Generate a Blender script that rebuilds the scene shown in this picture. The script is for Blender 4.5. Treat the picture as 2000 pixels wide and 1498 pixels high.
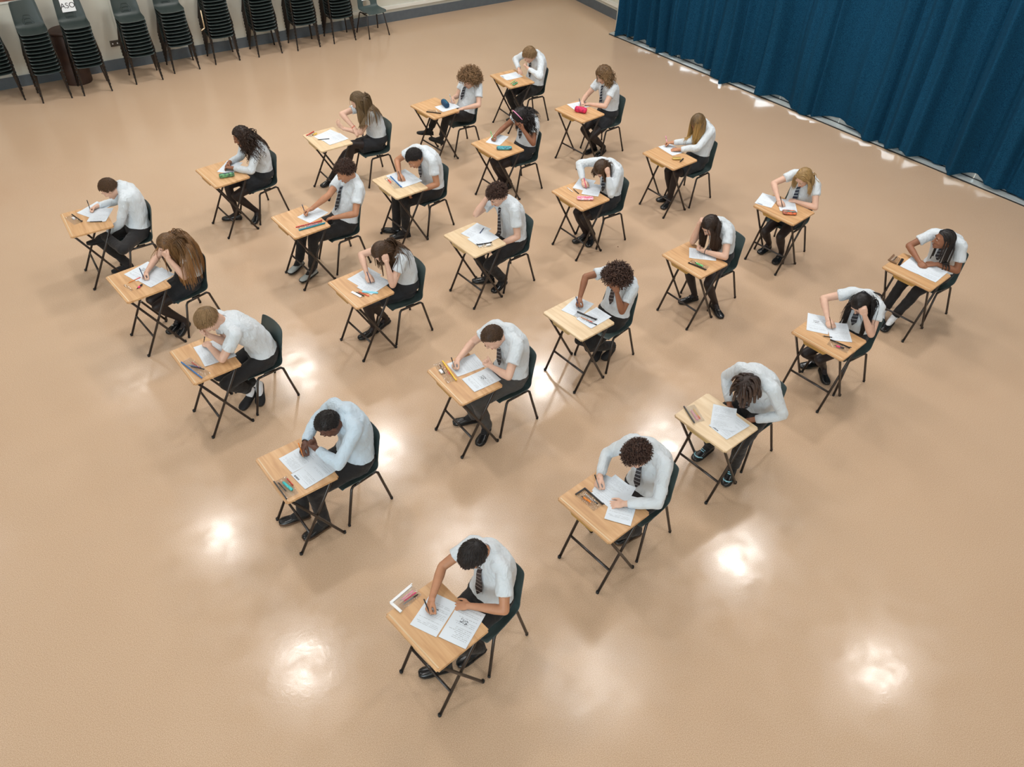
import bpy, bmesh, math, random
import numpy as np
from mathutils import Vector, Matrix
D = bpy.data; SC = bpy.context.scene; COL = SC.collection
for o in list(D.objects): D.objects.remove(o, do_unlink=True)
rnd = random.Random(7)

# ---------------------------------------------------------------- camera
FPX, PITCH, ROLL, CAMH = 1598.59, math.radians(42.494), math.radians(2.1199), 5.43626
fw = Vector((0, math.cos(PITCH), -math.sin(PITCH))); rt = Vector((1, 0, 0)); up = rt.cross(fw)
r2 = math.cos(ROLL)*rt + math.sin(ROLL)*up; u2 = -math.sin(ROLL)*rt + math.cos(ROLL)*up
cam_d = D.cameras.new('camera'); cam = D.objects.new('camera', cam_d); COL.objects.link(cam)
cam_d.sensor_width = 36; cam_d.lens = FPX/2000*36; cam_d.clip_end = 100
m = Matrix((r2, u2, -fw)).transposed().to_4x4(); m.translation = Vector((0, 0, CAMH)); cam.matrix_world = m
SC.camera = cam

# ---------------------------------------------------------------- colour management, world
SC.view_settings.view_transform = 'Standard'; SC.view_settings.look = 'None'
SC.view_settings.gamma = 1; SC.view_settings.use_curve_mapping = False
SC.view_settings.exposure = 0.0
w = D.worlds.new('world'); SC.world = w; w.use_nodes = True
w.node_tree.nodes['Background'].inputs[0].default_value = (0.80, 0.92, 1.0, 1)
w.node_tree.nodes['Background'].inputs[1].default_value = 7.0
sun_d = D.lights.new('sun', 'SUN'); sun_d.energy = 5; sun_d.angle = .03; sun_d.color = (1, .97, .92)
sun = D.objects.new('sun', sun_d); COL.objects.link(sun)
sun.rotation_euler = Vector((-.70, -.60, -.62)).to_track_quat('-Z', 'Y').to_euler()     # daylight outside the glazed wall
SC.cycles.max_bounces = 6; SC.cycles.diffuse_bounces = 3; SC.cycles.glossy_bounces = 3
SC.cycles.transmission_bounces = 4; SC.cycles.transparent_max_bounces = 8
SC.cycles.caustics_reflective = False; SC.cycles.caustics_refractive = False
SC.cycles.sample_clamp_indirect = 4

CEIL = 6.6
# ceiling lamps: round high-bay lamps reflected in the floor, then lamps added for even light (x, y, strength factor, diameter)
LAMPS = [(-3.0,6.2,1.0,.5),(4.0,8.5,1.4,.55),(-2.4,10.7,1.3,.5),(0.66,12.8,1.4,.55),(-4.5,12.8,1.3,.5),(-4.9,8.5,.9,.75),(5.8,6.5,.9,.65),(1.4,6.2,.7,1.5),(3.0,11.2,1.4,.8),(-7.8,12.4,.5,1.3),(-0.6,8.5,1.2,1.6),(-3.6,1.6,.9,.6),(0.0,0.6,.8,.6),(3.6,1.8,.9,.6),(7.6,3.0,1.0,.6),(-7.6,3.8,.8,.6),(-9.6,8.2,.8,.6)]
LAMP_W = 66

# ---------------------------------------------------------------- small helpers
def srgb(r, g, b):
    f = lambda c: ((c/255+.055)/1.055)**2.4 if c > 10 else c/255/12.92
    return (f(r), f(g), f(b), 1)

def mat(name, col, rough=.6, spec=.5, metal=0, bump=None, coat=0, sheen=0, noise=None, alpha=None):
    """bump=(scale,strength,distance) noise=(scale, darker colour, amount)"""
    m = D.materials.new(name); m.use_nodes = True; nt = m.node_tree; b = nt.nodes['Principled BSDF']
    b.inputs['Base Color'].default_value = col; b.inputs['Roughness'].default_value = rough
    b.inputs['Specular IOR Level'].default_value = spec; b.inputs['Metallic'].default_value = metal
    b.inputs['Coat Weight'].default_value = coat; b.inputs['Sheen Weight'].default_value = sheen
    tc = nt.nodes.new('ShaderNodeTexCoord')
    if noise:
        n = nt.nodes.new('ShaderNodeTexNoise'); n.inputs['Scale'].default_value = noise[0]; n.inputs['Detail'].default_value = 3
        mx = nt.nodes.new('ShaderNodeMix'); mx.data_type = 'RGBA'; rp = nt.nodes.new('ShaderNodeMapRange')
        rp.inputs[1].default_value = .35; rp.inputs[2].default_value = .65; rp.inputs[4].default_value = noise[2]
        nt.links.new(tc.outputs['Object'], n.inputs['Vector']); nt.links.new(n.outputs['Fac'], rp.inputs[0])
        nt.links.new(rp.outputs[0], mx.inputs[0]); mx.inputs[6].default_value = col; mx.inputs[7].default_value = noise[1]
        nt.links.new(mx.outputs[2], b.inputs['Base Color'])
    if bump:
        n2 = nt.nodes.new('ShaderNodeTexNoise'); n2.inputs['Scale'].default_value = bump[0]; n2.inputs['Detail'].default_value = 2
        bp = nt.nodes.new('ShaderNodeBump'); bp.inputs['Strength'].default_value = bump[1]; bp.inputs['Distance'].default_value = bump[2]
        nt.links.new(tc.outputs['Object'], n2.inputs['Vector']); nt.links.new(n2.outputs['Fac'], bp.inputs['Height'])
        nt.links.new(bp.outputs[0], b.inputs['Normal'])
    if alpha is not None: b.inputs['Alpha'].default_value = alpha
    return m

def empty(name, loc=(0, 0, 0), rz=0, label=None, cat=None, group=None):
    o = D.objects.new(name, None); o.empty_display_size = .1; COL.objects.link(o)
    o.location = loc; o.rotation_euler = (0, 0, rz); tag(o, label, cat, group); return o
def tag(o, label=None, cat=None, group=None, kind=None):
    if label: o['label'] = label
    if cat: o['category'] = cat
    if group: o['group'] = group
    if kind: o['kind'] = kind
    return o
def link(name, me, material, parent=None):
    o = D.objects.new(name, me); COL.objects.link(o)
    if material is not None:
        me.materials.clear()
        for mm in (material if isinstance(material, (list, tuple)) else [material]): me.materials.append(mm)
    if parent is not None: o.parent = parent
    return o
def copy_tree(o, parent=None):
    c = o.copy(); COL.objects.link(c); c.parent = parent
    for ch in list(o.children): copy_tree(ch, c)
    return c

class MB:
    """collects verts and faces of one mesh"""
    def __init__(s): s.v = []; s.f = []; s.n = 0; s.col = None
    def add(s, V, F):
        V = np.asarray(V, float); s.v.append(V); s.f += [[i+s.n for i in f] for f in F]; s.n += len(V)
    def box(s, c, size, R=None, bev=0):
        c = np.array(c, float); h = np.array(size, float)/2
        V = np.array([[x, y, z] for x in (-1, 1) for y in (-1, 1) for z in (-1, 1)])*h
        if R is not None: V = V @ np.array(R).T
        s.add(V+c, [(0,1,3,2),(4,6,7,5),(0,4,5,1),(2,3,7,6),(0,2,6,4),(1,5,7,3)])
    def rings(s, rings, cap=True, closed_v=False):
        n = len(rings[0]); V = np.concatenate(rings); F = []
        for i in range(len(rings)-1):
            for j in range(n):
                k = (j+1) % n; F.append((i*n+j, i*n+k, (i+1)*n+k, (i+1)*n+j))
        if cap:
            F.append(tuple(range(n-1, -1, -1))); F.append(tuple((len(rings)-1)*n+j for j in range(n)))
        s.add(V, F)
    def tube(s, pts, r, seg=8, round_ends=False, cap=True):
        pts = [np.array(p, float) for p in pts]; n = len(pts)
        rr = list(r) if hasattr(r, '__len__') else [r]*n
        if round_ends:
            d0 = unit(pts[0]-pts[1]); d1 = unit(pts[-1]-pts[-2]); a, b = rr[0], rr[-1]
            pts = [pts[0]+d0*a*.98, pts[0]+d0*a*.75] + pts + [pts[-1]+d1*b*.75, pts[-1]+d1*b*.98]
            rr = [a*.2, a*.66] + rr + [b*.66, b*.2]; n += 4
        T = [unit(pts[min(i+1, n-1)]-pts[max(i-1, 0)]) for i in range(n)]
        u = perp(T[0]); out = []
        for i in range(n):
            u = unit(u-T[i]*np.dot(u, T[i])); v = np.cross(T[i], u)
            a = np.arange(seg)/seg*2*np.pi
            out.append(pts[i]+rr[i]*(np.outer(np.cos(a), u)+np.outer(np.sin(a), v)))
        s.rings(out, cap)
    def ell(s, c, rad, R=None, seg=14, rings=9):
        c = np.array(c, float); th = np.linspace(0, np.pi, rings+1)[1:-1]; a = np.arange(seg)/seg*2*np.pi
        V = [[0, 0, 1]] + [[math.sin(t)*math.cos(p), math.sin(t)*math.sin(p), math.cos(t)] for t in th for p in a] + [[0, 0, -1]]
        V = np.array(V)*np.array(rad, float)
        if R is not None: V = V @ np.array(R).T
        F = [(0, 1+j, 1+(j+1) % seg) for j in range(seg)]
        for i in range(len(th)-1):
            for j in range(seg):
                k = (j+1) % seg; F.append((1+i*seg+j, 1+(i+1)*seg+j, 1+(i+1)*seg+k, 1+i*seg+k))
        e = 1+len(th)*seg; b = 1+(len(th)-1)*seg
        F += [(e, b+(j+1) % seg, b+j) for j in range(seg)]
        s.add(V+c, F)
    def mesh(s, name, smooth=False):
        me = D.meshes.new(name); V = np.concatenate(s.v) if s.v else np.zeros((0, 3))
        me.from_pydata(V.tolist(), [], s.f); me.update()
        if smooth: me.shade_smooth()
        return me
    def build(s, name, material, parent=None, smooth=False): return link(name, s.mesh(name, smooth), material, parent)

def unit(v):
    v = np.asarray(v, float); n = np.linalg.norm(v); return v/n if n > 1e-9 else v
def perp(t):
    a = np.array([0, 0, 1.]) if abs(t[2]) < .9 else np.array([1., 0, 0]); return unit(np.cross(t, a))

def modded(name, me, mods):
    """apply modifiers (list of (type, props)) to a mesh and return the new mesh"""
    o = D.objects.new('tmp', me); COL.objects.link(o)
    for t, pr in mods:
        md = o.modifiers.new('m', t)
        for k, v in pr.items(): setattr(md, k, v)
    dg = bpy.context.evaluated_depsgraph_get(); dg.update()
    r = D.meshes.new_from_object(o.evaluated_get(dg)); r.name = name
    D.objects.remove(o); D.meshes.remove(me)
    return r

# ---------------------------------------------------------------- materials
def floor_mat():
    m = D.materials.new('speckled_vinyl'); m.use_nodes = True; nt = m.node_tree; L = nt.links.new; N = nt.nodes.new
    b = nt.nodes['Principled BSDF']; g = N('ShaderNodeNewGeometry')
    n1 = N('ShaderNodeTexNoise'); n1.inputs['Scale'].default_value = 185; n1.inputs['Detail'].default_value = 2
    r1 = N('ShaderNodeValToRGB'); e = r1.color_ramp.elements
    e[0].position = .34; e[0].color = srgb(184, 154, 126); e[1].position = .68; e[1].color = srgb(216, 190, 163)
    x = e.new(.52); x.color = srgb(202, 174, 146)
    n2 = N('ShaderNodeTexNoise'); n2.inputs['Scale'].default_value = .9; n2.inputs['Detail'].default_value = 3
    mx = N('ShaderNodeMix'); mx.data_type = 'RGBA'; mx.blend_type = 'MULTIPLY'; rr = N('ShaderNodeMapRange')
    rr.inputs[1].default_value = .35; rr.inputs[2].default_value = .7; rr.inputs[3].default_value = 0; rr.inputs[4].default_value = .35
    mx.inputs[7].default_value = (.90, .86, .82, 1)
    for n in (n1, n2): L(g.outputs['Position'], n.inputs['Vector'])
    L(n1.outputs['Fac'], r1.inputs[0]); L(r1.outputs[0], mx.inputs[6]); L(n2.outputs['Fac'], rr.inputs[0]); L(rr.outputs[0], mx.inputs[0])
    # small dark marks
    v = N('ShaderNodeTexVoronoi'); v.inputs['Scale'].default_value = 1.1; L(g.outputs['Position'], v.inputs['Vector'])
    c = N('ShaderNodeMath'); c.operation = 'LESS_THAN'; c.inputs[1].default_value = .012; L(v.outputs['Distance'], c.inputs[0])
    m2 = N('ShaderNodeMix'); m2.data_type = 'RGBA'; L(c.outputs[0], m2.inputs[0]); L(mx.outputs[2], m2.inputs[6]); m2.inputs[7].default_value = srgb(110, 80, 60)
    L(m2.outputs[2], b.inputs['Base Color'])
    b.inputs['Roughness'].default_value = .30; b.inputs['Specular IOR Level'].default_value = .38
    n3 = N('ShaderNodeTexNoise'); n3.inputs['Scale'].default_value = 18; n3.inputs['Detail'].default_value = 5; n3.inputs['Distortion'].default_value = 1.5
    L(g.outputs['Position'], n3.inputs['Vector'])
    bp = N('ShaderNodeBump'); bp.inputs['Strength'].default_value = .05; bp.inputs['Distance'].default_value = .006
    L(n3.outputs['Fac'], bp.inputs['Height']); L(bp.outputs[0], b.inputs['Normal'])
    r3 = N('ShaderNodeMapRange'); r3.inputs[1].default_value = .3; r3.inputs[2].default_value = .7; r3.inputs[3].default_value = .11; r3.inputs[4].default_value = .24
    n4 = N('ShaderNodeTexNoise'); n4.inputs['Scale'].default_value = 5; n4.inputs['Detail'].default_value = 4; L(g.outputs['Position'], n4.inputs['Vector'])
    L(n4.outputs['Fac'], r3.inputs[0]); L(r3.outputs[0], b.inputs['Roughness'])
    return m

def wood_mat(name, c1, c2, c3):
    m = D.materials.new(name); m.use_nodes = True; nt = m.node_tree; L = nt.links.new; N = nt.nodes.new
    b = nt.nodes['Principled BSDF']; tc = N('ShaderNodeTexCoord'); mp = N('ShaderNodeMapping')
    mp.inputs['Scale'].default_value = (1.6, 16, 16); L(tc.outputs['Object'], mp.inputs['Vector'])
    oi = N('ShaderNodeObjectInfo'); ad = N('ShaderNodeVectorMath'); ad.operation = 'ADD'
    L(mp.outputs[0], ad.inputs[0]); sc = N('ShaderNodeMath'); sc.operation = 'MULTIPLY'; sc.inputs[1].default_value = 37
    L(oi.outputs['Random'], sc.inputs[0]); L(sc.outputs[0], ad.inputs[1])
    n = N('ShaderNodeTexNoise'); n.inputs['Scale'].default_value = 1.6; n.inputs['Detail'].default_value = 5; n.inputs['Distortion'].default_value = .6
    L(ad.outputs[0], n.inputs['Vector']); r = N('ShaderNodeValToRGB'); e = r.color_ramp.elements
    e[0].position = .3; e[0].color = c1; e[1].position = .72; e[1].color = c3; x = e.new(.5); x.color = c2
    L(n.outputs['Fac'], r.inputs[0]); L(r.outputs[0], b.inputs['Base Color']); b.inputs['Roughness'].default_value = .38
    return m

def paper_mat(name, seed, rows=30, dark=.45, block=True, barcode=False, columns=False):
    """printed exam paper: lines of text, a dark block, optional barcode"""
    m = D.materials.new(name); m.use_nodes = True; nt = m.node_tree; L = nt.links.new; N = nt.nodes.new
    b = nt.nodes['Principled BSDF']; b.inputs['Roughness'].default_value = .7
    tc = N('ShaderNodeTexCoord'); sp = N('ShaderNodeSeparateXYZ'); L(tc.outputs['UV'], sp.inputs[0]); U, V = sp.outputs[0], sp.outputs[1]
    def M(op, a, c=None, clamp=False):
        n = N('ShaderNodeMath'); n.operation = op; n.use_clamp = clamp
        for i, q in enumerate((a, c)):
            if q is None: continue
            if isinstance(q, (int, float)): n.inputs[i].default_value = q
            else: L(q, n.inputs[i])
        return n.outputs[0]
    def band(x, lo, hi): return M('MULTIPLY', M('GREATER_THAN', x, lo), M('LESS_THAN', x, hi))
    line = M('LESS_THAN', M('FRACT', M('MULTIPLY', V, rows)), .42)
    row = M('FLOOR', M('MULTIPLY', V, rows))
    cv = N('ShaderNodeCombineXYZ'); L(M('MULTIPLY', U, 44), cv.inputs[0]); L(M('MULTIPLY', row, 7.3), cv.inputs[1]); cv.inputs[2].default_value = seed*3.7
    wn = N('ShaderNodeTexNoise'); wn.inputs['Scale'].default_value = 1; wn.inputs['Detail'].default_value = 1; L(cv.outputs[0], wn.inputs['Vector'])
    word = M('GREATER_THAN', wn.outputs['Fac'], .45)
    cr = N('ShaderNodeCombineXYZ'); L(M('MULTIPLY', row, 3.1), cr.inputs[0]); cr.inputs[1].default_value = seed*9.1
    w2 = N('ShaderNodeTexWhiteNoise'); L(cr.outputs[0], w2.inputs['Vector'])
    used = M('GREATER_THAN', w2.outputs['Value'], .35)
    length = M('LESS_THAN', U, M('ADD', .35, M('MULTIPLY', w2.outputs['Value'], .57)))
    txt = M('MULTIPLY', M('MULTIPLY', M('MULTIPLY', line, word), M('MULTIPLY', used, length)), M('MULTIPLY', band(U, .09, .91), band(V, .06, .94)))
    fac = M('MULTIPLY', txt, dark)
    if block:
        bx, by = .2+.3*((seed*.37) % 1), .45+.3*((seed*.61) % 1)
        reg = M('MULTIPLY', band(U, bx, bx+.28), band(V, by, by+.13))
        c3 = N('ShaderNodeCombineXYZ'); L(M('MULTIPLY', U, 26), c3.inputs[0]); L(M('MULTIPLY', V, 34), c3.inputs[1]); c3.inputs[2].default_value = seed
        w3 = N('ShaderNodeTexNoise'); w3.inputs['Scale'].default_value = 1; L(c3.outputs[0], w3.inputs['Vector'])
        fac = M('MAXIMUM', fac, M('MULTIPLY', reg, M('GREATER_THAN', w3.outputs['Fac'], .53)))
    if barcode:
        reg = M('MULTIPLY', band(U, .55, .86), band(V, .035, .085))
        c4 = N('ShaderNodeCombineXYZ'); L(M('MULTIPLY', U, 90), c4.inputs[0]); w4 = N('ShaderNodeTexNoise'); w4.inputs['Scale'].default_value = 1; L(c4.outputs[0], w4.inputs['Vector'])
        fac = M('MAXIMUM', fac, M('MULTIPLY', reg, M('GREATER_THAN', w4.outputs['Fac'], .46)))
    mx = N('ShaderNodeMix'); mx.data_type = 'RGBA'; L(fac, mx.inputs[0]); mx.inputs[6].default_value = srgb(216, 225, 233); mx.inputs[7].default_value = srgb(70, 76, 84)
    L(mx.outputs[2], b.inputs['Base Color']); return m

def skin_mat(name, col):
    m = mat(name, col, .5, .4, noise=(30, tuple(c*.82 for c in col[:3])+(1,), .35), bump=(220, .06, .002))
    b = m.node_tree.nodes['Principled BSDF']; b.inputs['Subsurface Weight'].default_value = .0
    return m
def shirt_mat(name, col):
    m = D.materials.new(name); m.use_nodes = True; nt = m.node_tree; L = nt.links.new; N = nt.nodes.new
    b = nt.nodes['Principled BSDF']; b.inputs['Base Color'].default_value = col; b.inputs['Roughness'].default_value = .75; b.inputs['Sheen Weight'].default_value = .2
    tc = N('ShaderNodeTexCoord'); n = N('ShaderNodeTexNoise'); n.inputs['Scale'].default_value = 9; n.inputs['Detail'].default_value = 3; n.inputs['Distortion'].default_value = 2.2
    mp = N('ShaderNodeMapping'); mp.inputs['Scale'].default_value = (1.5, 1.5, .7); L(tc.outputs['Object'], mp.inputs['Vector']); L(mp.outputs[0], n.inputs['Vector'])
    bp = N('ShaderNodeBump'); bp.inputs['Strength'].default_value = .55; bp.inputs['Distance'].default_value = .03
    L(n.outputs['Fac'], bp.inputs['Height']); L(bp.outputs[0], b.inputs['Normal']); return m
def hair_mat(name, root, tip):
    m = D.materials.new(name); m.use_nodes = True; nt = m.node_tree; L = nt.links.new; N = nt.nodes.new
    b = nt.nodes['Principled BSDF']; b.inputs['Roughness'].default_value = .45; b.inputs['Specular IOR Level'].default_value = .35
    at = N('ShaderNodeAttribute'); at.attribute_name = 'Col'; sp = N('ShaderNodeSeparateColor'); L(at.outputs['Color'], sp.inputs[0])
    mx = N('ShaderNodeMix'); mx.data_type = 'RGBA'; mx.inputs[6].default_value = root; mx.inputs[7].default_value = tip; L(sp.outputs[0], mx.inputs[0])
    m2 = N('ShaderNodeMix'); m2.data_type = 'RGBA'; m2.blend_type = 'MULTIPLY'; L(sp.outputs[1], m2.inputs[0]); L(mx.outputs[2], m2.inputs[6]); m2.inputs[7].default_value = (.45, .42, .4, 1)
    L(m2.outputs[2], b.inputs['Base Color']); return m
def tie_mat(name, base, stripe, width=.16, period=.085, sign=1):
    m = D.materials.new(name); m.use_nodes = True; nt = m.node_tree; L = nt.links.new; N = nt.nodes.new
    b = nt.nodes['Principled BSDF']; b.inputs['Roughness'].default_value = .5
    tc = N('ShaderNodeTexCoord'); sp = N('ShaderNodeSeparateXYZ'); L(tc.outputs['UV'], sp.inputs[0])
    a = N('ShaderNodeMath'); a.operation = 'MULTIPLY_ADD'; L(sp.outputs[0], a.inputs[0]); a.inputs[1].default_value = .6*sign; L(sp.outputs[1], a.inputs[2])
    d = N('ShaderNodeMath'); d.operation = 'FRACT'; L(a.outputs[0], d.inputs[0])
    c = N('ShaderNodeMath'); c.operation = 'LESS_THAN'; c.inputs[1].default_value = width; L(d.outputs[0], c.inputs[0])
    mx = N('ShaderNodeMix'); mx.data_type = 'RGBA'; L(c.outputs[0], mx.inputs[0]); mx.inputs[6].default_value = base; mx.inputs[7].default_value = stripe
    L(mx.outputs[2], b.inputs['Base Color']); return m
def curtain_mat():
    m = D.materials.new('blue_curtain_cloth'); m.use_nodes = True; nt = m.node_tree; L = nt.links.new; N = nt.nodes.new
    b = nt.nodes['Principled BSDF']; b.inputs['Roughness'].default_value = .95; b.inputs['Specular IOR Level'].default_value = .08
    tc = N('ShaderNodeTexCoord'); n = N('ShaderNodeTexNoise'); n.inputs['Scale'].default_value = 130; n.inputs['Detail'].default_value = 2
    L(tc.outputs['Object'], n.inputs['Vector']); r = N('ShaderNodeValToRGB'); e = r.color_ramp.elements
    e[0].position = .35; e[0].color = srgb(10, 45, 70); e[1].position = .65; e[1].color = srgb(25, 76, 106)
    L(n.outputs['Fac'], r.inputs[0]); L(r.outputs[0], b.inputs['Base Color'])
    bp = N('ShaderNodeBump'); bp.inputs['Strength'].default_value = .3; bp.inputs['Distance'].default_value = .004
    L(n.outputs['Fac'], bp.inputs['Height']); L(bp.outputs[0], b.inputs['Normal']); return m
def glassy(name, col=(1, 1, 1, 1), clear=.83, rough=.07, bump=1.0):
    m = D.materials.new(name); m.use_nodes = True; nt = m.node_tree; L = nt.links.new; N = nt.nodes.new
    nt.nodes.remove(nt.nodes['Principled BSDF']); out = nt.nodes['Material Output']
    tr = N('ShaderNodeBsdfTransparent'); tr.inputs[0].default_value = col; gl = N('ShaderNodeBsdfGlossy'); gl.inputs['Roughness'].default_value = rough
    tc = N('ShaderNodeTexCoord'); n = N('ShaderNodeTexNoise'); n.inputs['Scale'].default_value = 70; n.inputs['Detail'].default_value = 3
    bp = N('ShaderNodeBump'); bp.inputs['Strength'].default_value = bump; bp.inputs['Distance'].default_value = .03
    L(tc.outputs['Object'], n.inputs['Vector']); L(n.outputs['Fac'], bp.inputs['Height']); L(bp.outputs[0], gl.inputs['Normal'])
    mx = N('ShaderNodeMixShader'); mx.inputs[0].default_value = 1-clear; L(tr.outputs[0], mx.inputs[1]); L(gl.outputs[0], mx.inputs[2]); L(mx.outputs[0], out.inputs[0]); return m

M = {}
M['floor'] = floor_mat()
M['wall'] = mat('wall_paint', srgb(205, 203, 190), .6, noise=(1.5, srgb(190, 188, 178), .5))
M['ceiling'] = mat('ceiling_paint', srgb(168, 166, 160), .9)
M['base'] = mat('grey_skirting', srgb(92, 100, 106), .45, noise=(12, srgb(80, 88, 95), .5))
M['white_trim'] = mat('white_trim', srgb(222, 222, 214), .4)
M['alu'] = mat('window_aluminium', srgb(196, 204, 204), .35, metal=.3)
M['darkgap'] = mat('dark_gasket', srgb(30, 34, 36), .6)
M['curtain'] = curtain_mat()
M['shell'] = mat('dark_green_plastic', srgb(66, 80, 79), .38, .5, bump=(260, .12, .002), noise=(3, srgb(74, 88, 87), .5))
M['shell2'] = mat('black_green_plastic', srgb(50, 60, 58), .42, .5, bump=(260, .12, .002))
M['tube'] = mat('black_steel_tube', srgb(38, 30, 26), .32, .6)
M['tube_rubber'] = mat('black_rubber', srgb(22, 22, 22), .7)
M['chrome'] = mat('worn_bright_metal', srgb(170, 170, 168), .3, metal=.9)
M['wood_oak'] = wood_mat('oak_laminate', srgb(188, 144, 100), srgb(203, 160, 114), srgb(214, 175, 131))
M['wood_pale'] = wood_mat('pale_birch_laminate', srgb(206, 178, 140), srgb(218, 193, 156), srgb(226, 205, 172))
M['edge_oak'] = mat('oak_edge', srgb(178, 138, 74), .5)
M['edge_pale'] = mat('birch_edge', srgb(196, 168, 116), .5)
M['shirt'] = shirt_mat('white_shirt_cotton', srgb(208, 216, 222))
M['shirt_blue'] = shirt_mat('pale_blue_shirt_cotton', srgb(190, 208, 222))
M['trousers'] = mat('black_trouser_cloth', srgb(34, 33, 34), .8, .3, bump=(40, .5, .01), sheen=.1)
M['trousers_grey'] = mat('grey_trouser_cloth', srgb(72, 70, 68), .8, .3, bump=(40, .5, .01), sheen=.1)
M['skirt'] = mat('dark_skirt_cloth', srgb(36, 38, 42), .8, .3, bump=(30, .5, .01), sheen=.1)
M['tights'] = mat('black_tights', srgb(38, 30, 30), .55, .4)
M['shoe'] = mat('black_shoe_leather', srgb(24, 26, 28), .25, .6)
M['shoe_matt'] = mat('black_suede', srgb(26, 26, 28), .8)
M['shoe_grey'] = mat('grey_trainer_mesh', srgb(150, 156, 154), .6)
M['sole_black'] = mat('black_sole', srgb(24, 24, 24), .6)
M['sole_brown'] = mat('brown_sole', srgb(88, 66, 48), .6)
M['sock_white'] = mat('white_sock', srgb(225, 228, 232), .8)
M['reflect'] = mat('pale_blue_trim', srgb(150, 205, 220), .4)
M['eye_white'] = mat('eye_white', srgb(220, 216, 210), .3)
M['iris'] = mat('dark_iris', srgb(40, 28, 22), .25)
M['lip'] = mat('lip_pink', srgb(176, 112, 100), .5)
M['lip_dark'] = mat('lip_brown', srgb(120, 72, 62), .5)
SK = {'light': srgb(214, 170, 146), 'fair': srgb(218, 178, 156), 'tan': srgb(186, 134, 102), 'brown': srgb(146, 98, 72), 'dark': srgb(96, 62, 48)}
for k, c in SK.items(): M['skin_'+k] = skin_mat('skin_'+k, c)
HC = {'black': (srgb(24, 20, 20), srgb(44, 38, 36)), 'darkbrown': (srgb(40, 28, 22), srgb(70, 50, 38)), 'darkcurl': (srgb(44, 32, 28), srgb(84, 60, 50)), 'brown': (srgb(66, 48, 34), srgb(98, 72, 50)),
      'lightbrown': (srgb(94, 70, 46), srgb(160, 116, 70)), 'olive': (srgb(92, 74, 52), srgb(128, 104, 72)), 'sandy': (srgb(118, 94, 64), srgb(156, 126, 90)), 'afro': (srgb(84, 60, 40), srgb(150, 118, 84)),
      'goldcurl': (srgb(96, 72, 46), srgb(158, 126, 88)), 'ombre': (srgb(88, 70, 50), srgb(196, 156, 92)), 'blond': (srgb(160, 130, 84), srgb(198, 164, 112)), 'dread': (srgb(44, 32, 28), srgb(92, 70, 58))}
for k, (a, b_) in HC.items(): M['hair_'+k] = hair_mat('hair_'+k, a, b_)
M['tie'] = tie_mat('striped_tie', srgb(34, 36, 46), srgb(168, 172, 176), .16)
M['tie_brown'] = tie_mat('dark_brown_striped_tie', srgb(44, 36, 40), srgb(158, 150, 146), .14)
M['tie_navy'] = tie_mat('navy_striped_tie', srgb(26, 38, 58), srgb(176, 186, 190), .2)
M['clear'] = glassy('clear_plastic', clear=.86, rough=.05)
M['glass'] = glassy('window_glass', clear=.92, rough=.02, bump=0)
PC = {'black': (28, 28, 30), 'blue': (34, 110, 178), 'navy': (26, 50, 90), 'red': (206, 54, 50), 'teal': (70, 190, 190), 'orange': (226, 132, 42), 'yellow': (232, 190, 60), 'white': (232, 234, 236),
      'pink': (232, 56, 120), 'palepink': (236, 150, 190), 'green': (110, 204, 120), 'grey': (120, 128, 132), 'gold': (196, 168, 90), 'sea': (0, 128, 150), 'coral': (240, 96, 74), 'brown': (128, 98, 74), 'lightblue': (130, 205, 225), 'wood': (220, 180, 120), 'silver': (180, 184, 188)}
for k, c in PC.items(): M['p_'+k] = mat('plastic_'+k, srgb(*c), .35)
M['denim_case'] = mat('dark_blue_case_cloth', srgb(28, 66, 98), .8, bump=(60, .4, .006))
M['camo'] = mat('green_patterned_cloth', srgb(50, 72, 72), .6, noise=(30, srgb(120, 190, 130), 1.0))
M['pinkcloth'] = mat('pink_patterned_cloth', srgb(232, 40, 96), .6, noise=(34, srgb(120, 30, 60), .7), bump=(40, .5, .01))
M['pinkpat'] = mat('pink_and_white_patterned_plastic', srgb(214, 70, 104), .4, noise=(60, srgb(225, 222, 230), 1.0))
M['bluepat'] = mat('blue_patterned_plastic', srgb(40, 56, 92), .35, noise=(40, srgb(90, 190, 200), 1.0))
M['colourpack'] = mat('coloured_case_front', srgb(60, 50, 60), .35, noise=(36, srgb(224, 112, 60), 1.0))

# ================================================================ the hall
def struct(name, mb, material, smooth=False):
    o = mb.build(name, material, None, smooth); o['kind'] = 'structure'; return o
WL0 = np.array([-0.26, 17.34]); WD = unit(np.array([.838, .546])); WN = np.array([.546, -.838])       # left wall line, direction, into the room
CORNER = np.array([0.697, 17.96]); BD = unit(np.array([.564, -.826])); BN = np.array([-.826, -.564])
CU0 = np.array([1.63, 15.55]); CD = unit(np.array([5.09, -5.75])); CO = np.array([-CD[1], CD[0]])      # curtain line, direction, outward
def wallbox(mb, p0, p1, out, t, z0, z1):
    """vertical slab from p0 to p1, thickness t towards out (2d)"""
    a, b = np.array(p0), np.array(p1); o = np.array(out)*t
    P = [a, b, b+o, a+o]; V = [[*p, z] for z in (z0, z1) for p in P]
    mb.add(V, [(0, 1, 2, 3), (7, 6, 5, 4), (0, 4, 5, 1), (1, 5, 6, 2), (2, 6, 7, 3), (3, 7, 4, 0)])
LEFT_END = CORNER-WD*24
BEND = np.array([2.02, 16.02])                       # back wall end behind the curtain
CEND = CU0+CD*18
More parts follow.
